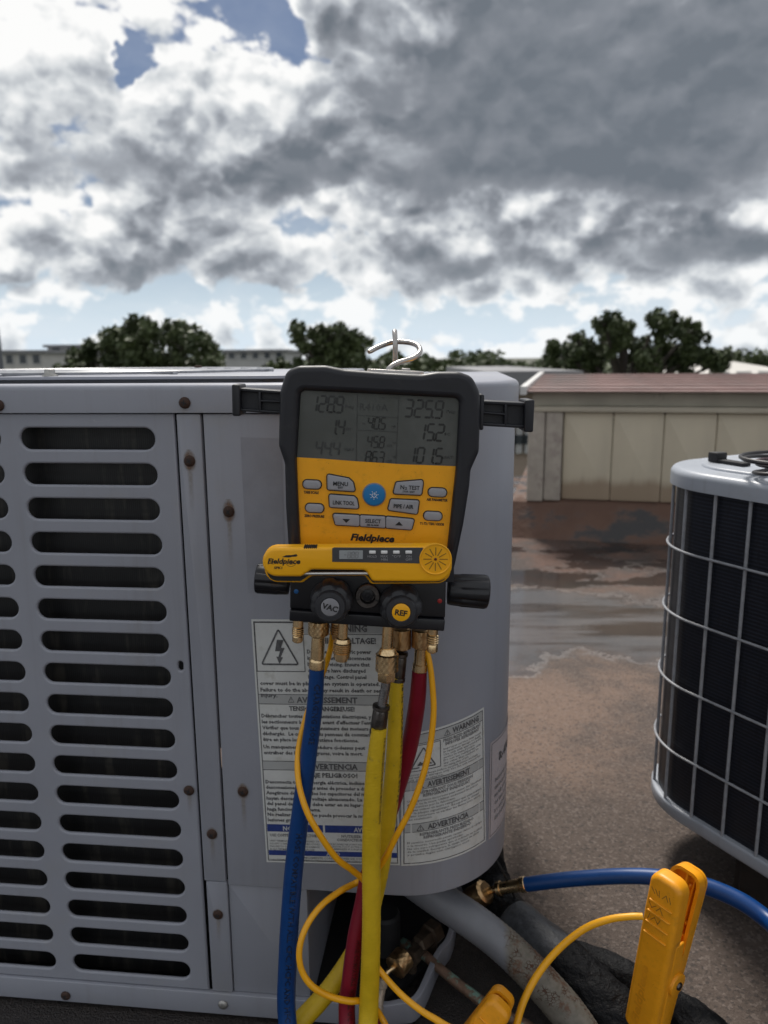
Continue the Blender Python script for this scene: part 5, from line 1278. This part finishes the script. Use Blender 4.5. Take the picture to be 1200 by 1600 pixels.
# front yellow hose, braided look, printed down its right side
def yellow_hose(label, pts, extra, txt, side):
    P, Rr_ = hose_pts(pts, extra, 12)
    o = empty('yellow_hose', label, 'hose', P[0], 'yellow hoses'); mb = MB()
    D_ = []; 
    for a, b in zip(P, P[1:]): D_.append((b - a).length)
    n_ = int(sum(D_) / .0011); dense = []; dr = []
    acc = [0]
    for d in D_: acc.append(acc[-1] + d)
    j = 0
    for q in range(n_ + 1):
        s_ = acc[-1] * q / n_
        while j < len(D_) - 1 and acc[j + 1] < s_: j += 1
        t_ = (s_ - acc[j]) / max(D_[j], 1e-9); dense.append(P[j].lerp(P[j + 1], t_)); dr.append(Rr_[j] * (1 - t_) + Rr_[j + 1] * t_)
    mb.tube(dense, dr, 24, wob=lambda k, i: 1 + .026 * (1 if (k + (i // 2) * 1) % 3 == 0 else 0) * (1 if (i // 2) % 2 else -.6) + (.020 if (k - i) % 4 == 0 else 0))
    mb.build('tube', m_yellow, o, angle=70, world=True)
    for s, a, b in txt: print_on(o, P, Rr_, s, a, b, .0042, m_ink, Vector((.55, -1, .2)), side, bold=.01)
    return o, P, Rr_
ya, P, Rr_ = yellow_hose('front yellow braided hose with steel elbow hanging down the middle', [(592.5, 1138, .700, 24), (586, 1200, .701, 27.5), (581.5, 1270, .703, 28.5), (580, 1340, .704, 28.5), (580.5, 1420, .704, 28.5), (579, 1500, .702, 29), (575.5, 1590, .699, 30)],
                         [(-.025, .655, .035, .0098), (-.02, .58, .011, .0098), (.04, .50, .0105, .0098), (.2, .45, .0105, .0098)], [('3/8 IN. CHARGING HOSE 800 PSI MAX WORKING', 2, 26), ], .55)
on_gauge(lambda mb: knurl(mb, 605, 1020, 1049, 36, YF, du=-.8), 'knurled_nut', m_brass, ya)
on_gauge(lambda mb: vl(mb, 605.5, [(1012, 22), (1016, 27), (1020, 30), (1023, 28)], YF), 'nut_collar', m_brass, ya)
on_gauge(lambda mb: vl(mb, 604, [(1047, 28), (1049, 31), (1060, 31), (1063, 27)], YF, n=6, du=-.5), 'hex_nut', m_brass, ya)
Q = spline([G @ Vector(g3(603.5, 1060, YF)), G @ Vector(g3(602, 1075, YF)), G @ Vector(g3(598.5, 1092, YF)), G @ Vector(g3(596, 1108, YF))], 5)
mb = MB(); mb.tube([Vector(q) for q in Q], 8 * K, 14); mb.build('steel_elbow', m_bright, ya, angle=50, world=True)
def crimp(mb, u0, v0, u1, v1, w_, y):
    c0, c1 = Vector(g3(u0, v0, y)), Vector(g3(u1, v1, y)); k = px(1, G @ c0); L_ = (c1 - c0).length; r = w_ / 2 * k
    prof = [(r * .8, 0), (r * 1.02, L_ * .03), (r * 1.02, L_ * .12), (r * .84, L_ * .16), (r * .92, L_ * .24), (r * .96, L_ * .80), (r * .88, L_ * .86), (r, L_ * .89), (r, L_ * .98), (r * .8, L_)]
    mb.lathe(prof, 40, M=along(c0, c1), bump=lambda q, i: 1 - (.10 if i % 5 == 0 else 0) if 3 < q < 6 else 1)
on_gauge(lambda mb: crimp(mb, 596, 1101, 590, 1147, 27, YF), 'crimp_sleeve', m_darksteel, ya)
yb2, P, Rr_ = yellow_hose('rear yellow hose behind the front one, bending off to the lower left', [(620, 1052, .730, 21), (617, 1150, .731, 24), (614, 1205, .733, 25), (608, 1262, .736, 26), (598, 1340, .741, 26), (587, 1392, .748, 27), (574, 1440, .756, 27), (552, 1490, .758, 28), (515, 1545, .748, 29), (475, 1590, .735, 30), (440, 1625, .72, 30)],
                          [(-.16, .64, .030, .0098), (-.24, .58, .0115, .0098), (-.36, .52, .0105, .0098)], [('3/8 IN. CHARGING HOSE 800 PSI', 1, 34)], .62)
on_gauge(lambda mb: knurl(mb, 628, 980, 1014, 29, YR), 'knurled_nut', m_brass2, yb2)
on_gauge(lambda mb: crimp(mb, 626, 1018, 621, 1064, 24, YR), 'crimp_sleeve', m_darksteel, yb2)
# thin yellow leads
P, Rr_ = hose_pts([(520, 985, .742, 8.5), (516, 1015, .752, 9), (505, 1050, .756, 9), (488, 1092, .757, 9), (474, 1135, .748, 9), (466, 1175, .735, 9.5), (466, 1218, .721, 9.5), (478, 1264, .708, 10), (500, 1305, .705, 10), (527, 1342, .712, 10), (552, 1361, .722, 10), (572, 1382, .7255, 9.5), (571, 1420, .7245, 9.5), (571, 1460, .720, 9.5), (578, 1493, .716, 10), (594, 1517, .708, 10), (625, 1552, .70, 10), (658, 1579, .69, 10), (692, 1600, .68, 11), (730, 1630, .67, 11)], [(.10, .64, .05, .0031), (.135, .66, .055, .0031)])
ca = tube_thing('sensor_lead', 'thin yellow lead from the left, crossing over the blue hose', 'cable', P, Rr_, m_cable, 'sheath', 12, 'thin yellow leads')
P, Rr_ = hose_pts([(667, 1015, .728, 8), (672, 1040, .726, 9), (676, 1075, .724, 9.5), (677.5, 1115, .721, 9.5), (672, 1165, .717, 10), (660, 1215, .712, 10), (641, 1265, .709, 10), (620, 1305, .710, 10), (601, 1342, .7165, 10), (585, 1362, .7255, 10), (561, 1377, .7555, 10), (532, 1392, .742, 10), (502, 1415, .725, 10), (479, 1447, .711, 10), (468, 1482, .702, 10), (471, 1515, .697, 10), (488, 1541, .695, 10.5), (516, 1557, .697, 10.5), (545, 1564, .700, 10.5), (562, 1564, .7055, 10), (580, 1570, .7175, 10), (596, 1590, .722, 10), (620, 1640, .70, 10)],
                  [(.07, .60, .012, .0031), (.16, .60, .012, .0031)])
P2, R2_ = hose_pts([(800, 1640, .70, 11), (806, 1606, .712, 11.5), (818, 1565, .724, 11.5), (840, 1523, .736, 11.5), (872, 1484, .744, 11), (912, 1452, .746, 11), (950, 1437, .742, 11), (985, 1432, .737, 10.5), (1004, 1432, .735, 10.5)])
cb_ = tube_thing('sensor_lead', 'thin yellow lead from the right, looping in front of the red hose to the clamp', 'cable', P + P2, Rr_ + R2_, m_cable, 'sheath', 12, 'thin yellow leads')
# pipes at the foot of the cabinet
def lump(seed, a):
    rr = np.random.RandomState(seed); ph = rr.uniform(0, 6, 8); fr_ = rr.uniform(.15, .9, 4)
    return lambda k, i: 1 + a * (sin(k * fr_[0] + ph[0] + sin(i * .8)) + .7 * sin(k * fr_[1] * 2 + i * 1.3 + ph[1]) + .5 * sin(k * fr_[2] * 3 + i * 2.1 + ph[2])) / 2
def pipe(name, label, cat, pts, m, part, n=24, wob=None, k=8, extra=(), group=None):
    P, Rr_ = hose_pts(pts, extra, k); o = empty(name, label, cat, P[0], group); mb = MB(); mb.tube(P, Rr_, n, wob=wob); mb.build(part, m, o, angle=60, world=True); return o, P, Rr_
cd, P, Rr_ = pipe('conduit', 'grey flexible conduit with rusty cracked lower end beside the cabinet foot', 'conduit', [(640, 1372, .870, 52), (690, 1407, .85, 53), (737, 1438, .83, 54), (780, 1471, .812, 54), (822, 1510, .795, 55), (870, 1562, .777, 57), (900, 1601, .763, 58), (940, 1665, .74, 60)], m_conduit, 'tube', 40,
                  wob=lambda k, i: 1 + .010 * (1 if k % 2 else -1), k=14)
ci, P, Rr_ = pipe('suction_pipe', 'black foam wrapped pipe leaving the cabinet foot past the brass fitting', 'pipe', [(742, 1295, 1.03, 76), (750, 1340, 1.02, 76), (762, 1385, 1.0, 74), (786, 1425, .945, 70), (826, 1460, .89, 70), (872, 1500, .85, 76), (930, 1556, .806, 82), (985, 1607, .775, 86), (1035, 1655, .76, 88)], m_foam, 'insulation', 40, wob=lump(3, .07), k=10)
mb = MB(); i0, i1 = 36, 52; mb.tube(P[i0:i1], [r * 1.05 for r in Rr_[i0:i1]], 32, wob=lump(5, .04)); mb.build('tape_wrap', m_tape, ci, angle=60, world=True)
ck, P, Rr_ = pipe('insulated_pipe', 'second black foam wrapped pipe lying on the roof behind the tall clamp', 'pipe', [(845, 1474, .90, 40), (885, 1490, .885, 48), (940, 1513, .86, 54), (1000, 1545, .828, 58), (1060, 1582, .795, 60), (1110, 1618, .765, 62), (1150, 1660, .735, 62)], m_foam, 'insulation', 28, wob=lump(7, .10), k=8)
mb = MB(); rr = np.random.RandomState(3)
liq, P, Rr_ = pipe('liquid_pipe', 'thin dark copper pipe with green patina running out under the conduit', 'pipe', [(628, 1472, .90, 15), (660, 1490, .875, 15), (690, 1516, .85, 15), (730, 1548, .825, 16), (775, 1580, .80, 17), (825, 1604, .785, 18), (870, 1640, .77, 18)], m_copper, 'tube', 14)
wr = tube_thing('thin_wire', 'thin black wire hanging between the cabinet foot and the roof', 'wire', *hose_pts([(772, 1338, .93, 3.5), (786, 1362, .925, 3.5), (800, 1392, .93, 3.5), (811, 1420, .935, 3.5), (817, 1442, .94, 3.5)]), m_ink, 'strand', 8)
# service valves in the recess (parts of the cabinet)
def valve(a, b, r, stem, name='service_valve', label=None):
    mb = MB(); a, b = Vector(a), Vector(b); L_ = (b - a).length
    mb.lathe([(r * .7, 0), (r, L_ * .06), (r, L_ * .4), (r * .75, L_ * .44), (r * .75, L_ * .9), (r * .5, L_)], 6, M=along(a, b))
    mb.lathe([(r * .5, 0), (r * .5, stem)], 10, M=Matrix.Translation(a.lerp(b, .25)) @ Matrix.Rotation(pi, 4, 'X'))
    o = mb.build(name, m_brass2 if 'cap' in name else m_darkbrass, ac1, angle=35, world=True)
    if label: o['label'] = label
m_darkbrass = mat('dull valve metal', (.10, .075, .055), .5, metal=.7, var=.3, vscale=80)
valve(at(682, 1452, .90), at(650, 1480, .865), .016, .03); valve(at(640, 1500, .84), at(655, 1484, .86), .012, .02)
mb = MB(); q = A1i @ at(602, 1470, .885); mb.lathe([(.020, 0), (.020, .05), (.017, .054)], 20, M=Matrix.Translation((q.x, q.y, .035))); mb.build('grommet', m_dark, ac1, angle=35)

# pipe clamps
def clamp(label, base, yaw, pitch, roll, open_, txt=True, sc=1.0):
    Mx = Matrix.Translation(base) @ Matrix.Rotation(yaw, 4, 'Z') @ Matrix.Rotation(pitch, 4, 'X') @ Matrix.Rotation(roll, 4, 'Y') @ Matrix.Scale(sc, 4)
    o = empty('pipe_clamp', label, 'clamp', Mx, 'orange pipe clamps')
    hw, Hh, piv = .0178, .186, .066
    fo = rpoly([(-hw, 0), (hw * .98, 0), (hw * 1.02, .12), (hw * .98, Hh), (-hw * .98, Hh), (-hw * 1.02, .12)], [.0075, .0075, .05, .012, .012, .05], 6)
    mb = MB(); mb.plate(fo, -.013, .004, .006, 5)
    for k in range(4):
        z = Hh - .030 - k * .0125; mb.bbox(-hw * .72, hw * .70, -.0148, -.012, z - .0011, z + .0011, .0009, r=.001)
    fj = mb.build('front_jaw', m_clamp, o, angle=48)
    mb = MB(); mb.bbox(hw * .88, hw * 1.06, -.003, .012, .0, .115, .002); mb.bbox(hw * .7, hw * 1.02, .003, .016, piv - .013, piv + .030, .004); mb.bbox(-hw * 1.02, -hw * .7, .003, .016, piv - .013, piv + .030, .004); mb.build('hinge_cheek', m_clamp, fj, angle=45)
    if txt:
        mb = MB(); put_text(mb, 'Fieldpiece', (.0035, .010), (.0035, .082), .0085, lambda p, q: (p - .004, -.0134, q), .03, .15); 
        tag(mb.build('moulded_letters', mat('moulded letter orange', (.72, .29, .008), .5), fj, angle=0, recalc=False), kind='stuff')
        mb = MB(); rr = random.Random(4)
        for (zc, n_) in ((Hh - .019, 6), (Hh - .036, 4), (Hh - .049, 4)):
            for k in range(n_):
                x = -.010 + k * .0036 + rr.uniform(-.001, .001); a = rr.uniform(-.9, .9)
                mb.box(-.0003, .0003, -.01325, -.0127, -.0035, .0035, M=Matrix.Translation((x, 0, zc)) @ Matrix.Rotation(a, 4, 'Y'))
        tag(mb.build('scuffs', mat('scuff', (.22, .10, .02), .8), fj, angle=0), kind='stuff')
    # rear jaw: an open-backed tray swung about the hinge
    Rm = Matrix.Translation((0, .010, piv)) @ Matrix.Rotation(-open_, 4, 'X') @ Matrix.Translation((0, 0, -piv))
    w2 = hw * .94; top = Hh - .004
    ol = rpoly([(-w2, .0), (w2, .0), (w2, top), (-w2, top)], [.004, .004, .012, .012], 6)
    mb = MB(); mb.plate(ol, .0135, .018, .0, 1, M=Rm)                        # back web
    I_ = inset(ccw(ol), .0036); C_ = ccw(ol); n = len(C_)
    vs = [(p[0], y, p[1]) for y, ring in ((.002, C_), (.0150, C_), (.002, I_), (.0150, I_)) for p in ring]; fs = []
    # the rim is low over the hinge half and full height at the handle half
    vs = [(x, (y if y > .01 or z > piv + .02 else .008), z) for x, y, z in vs]
    for i in range(n):
        j = (i + 1) % n; fs += [(i, n + i, n + j, j), (2 * n + i, 2 * n + j, 3 * n + j, 3 * n + i), (i, j, 2 * n + j, 2 * n + i)]
    mb.add(vs, fs, Rm); rj = mb.build('rear_jaw', m_clamp, o, angle=40)
    mb = MB()
    mb.bbox(-.0012, .0012, .005, .014, piv + .03, top - .004, .0006, M=Rm); mb.bbox(w2 * .42, w2 * .52, .007, .014, piv + .05, top - .004, .0005, M=Rm)
    for z in (piv + .032, piv + .046, piv + .060): mb.bbox(-w2 + .003, w2 - .003, .006, .014, z, z + .0022, .0005, M=Rm)
    mb.lathe([(.0022, 0), (.0022, .004), (.001, .005)], 10, M=Rm @ Matrix.Translation((w2 * .2, .014, top - .018)) @ Matrix.Rotation(pi / 2, 4, 'X')); mb.build('rib', m_clamp, rj, angle=40)
    mb = MB(); mb.plate(circ(0, 0, .0125, 24), -.0, .006, .001, 2, M=Matrix.Translation((w2 + .0055, .010, piv)) @ Matrix.Rotation(pi / 2, 4, 'Z')); mb.build('hinge_boss', m_clamp, rj, angle=40)
    mb = MB(); mb.lathe([(.0042, 0), (.0042, .0012), (.0036, .0022), (.0018, .0026), (.0016, .0012)], 16, M=Matrix.Translation((w2 + .0055, .010, piv)) @ Matrix.Rotation(pi / 2, 4, 'Y')); mb.build('rivet', m_darksteel, o, angle=40)
    mb = MB()
    for k in range(9):
        P = []
    P = [( .011 * 0 + .0075 * cos(a), .010 + .0075 * sin(a), piv) for a in (0,)]
    Q = [(-.010 + .020 * k / 60, .010 + .0062 * cos(k * .9), piv + .004 + .0062 * sin(k * .9)) for k in range(61)]
    mb.tube(Q, .0011, 6); mb.build('spring', m_darksteel, o, angle=50)
    return o
c1 = clamp('tall orange spring clamp standing on the black wrapped pipe at right', at(1006, 1606, .755), R_(-52), R_(-3), R_(4.5), R_(7.5), True, 1.10)
c2 = clamp('orange spring clamp cut off by the lower edge, leaning over the patinated pipe', at(786, 1566, .69) - (Matrix.Rotation(R_(-24), 4, 'Z') @ Matrix.Rotation(R_(-12), 4, 'X') @ Matrix.Rotation(R_(30), 4, 'Y')) @ Vector((0, 0, .186 * .82)), R_(-24), R_(-12), R_(30), R_(4), False, .82)
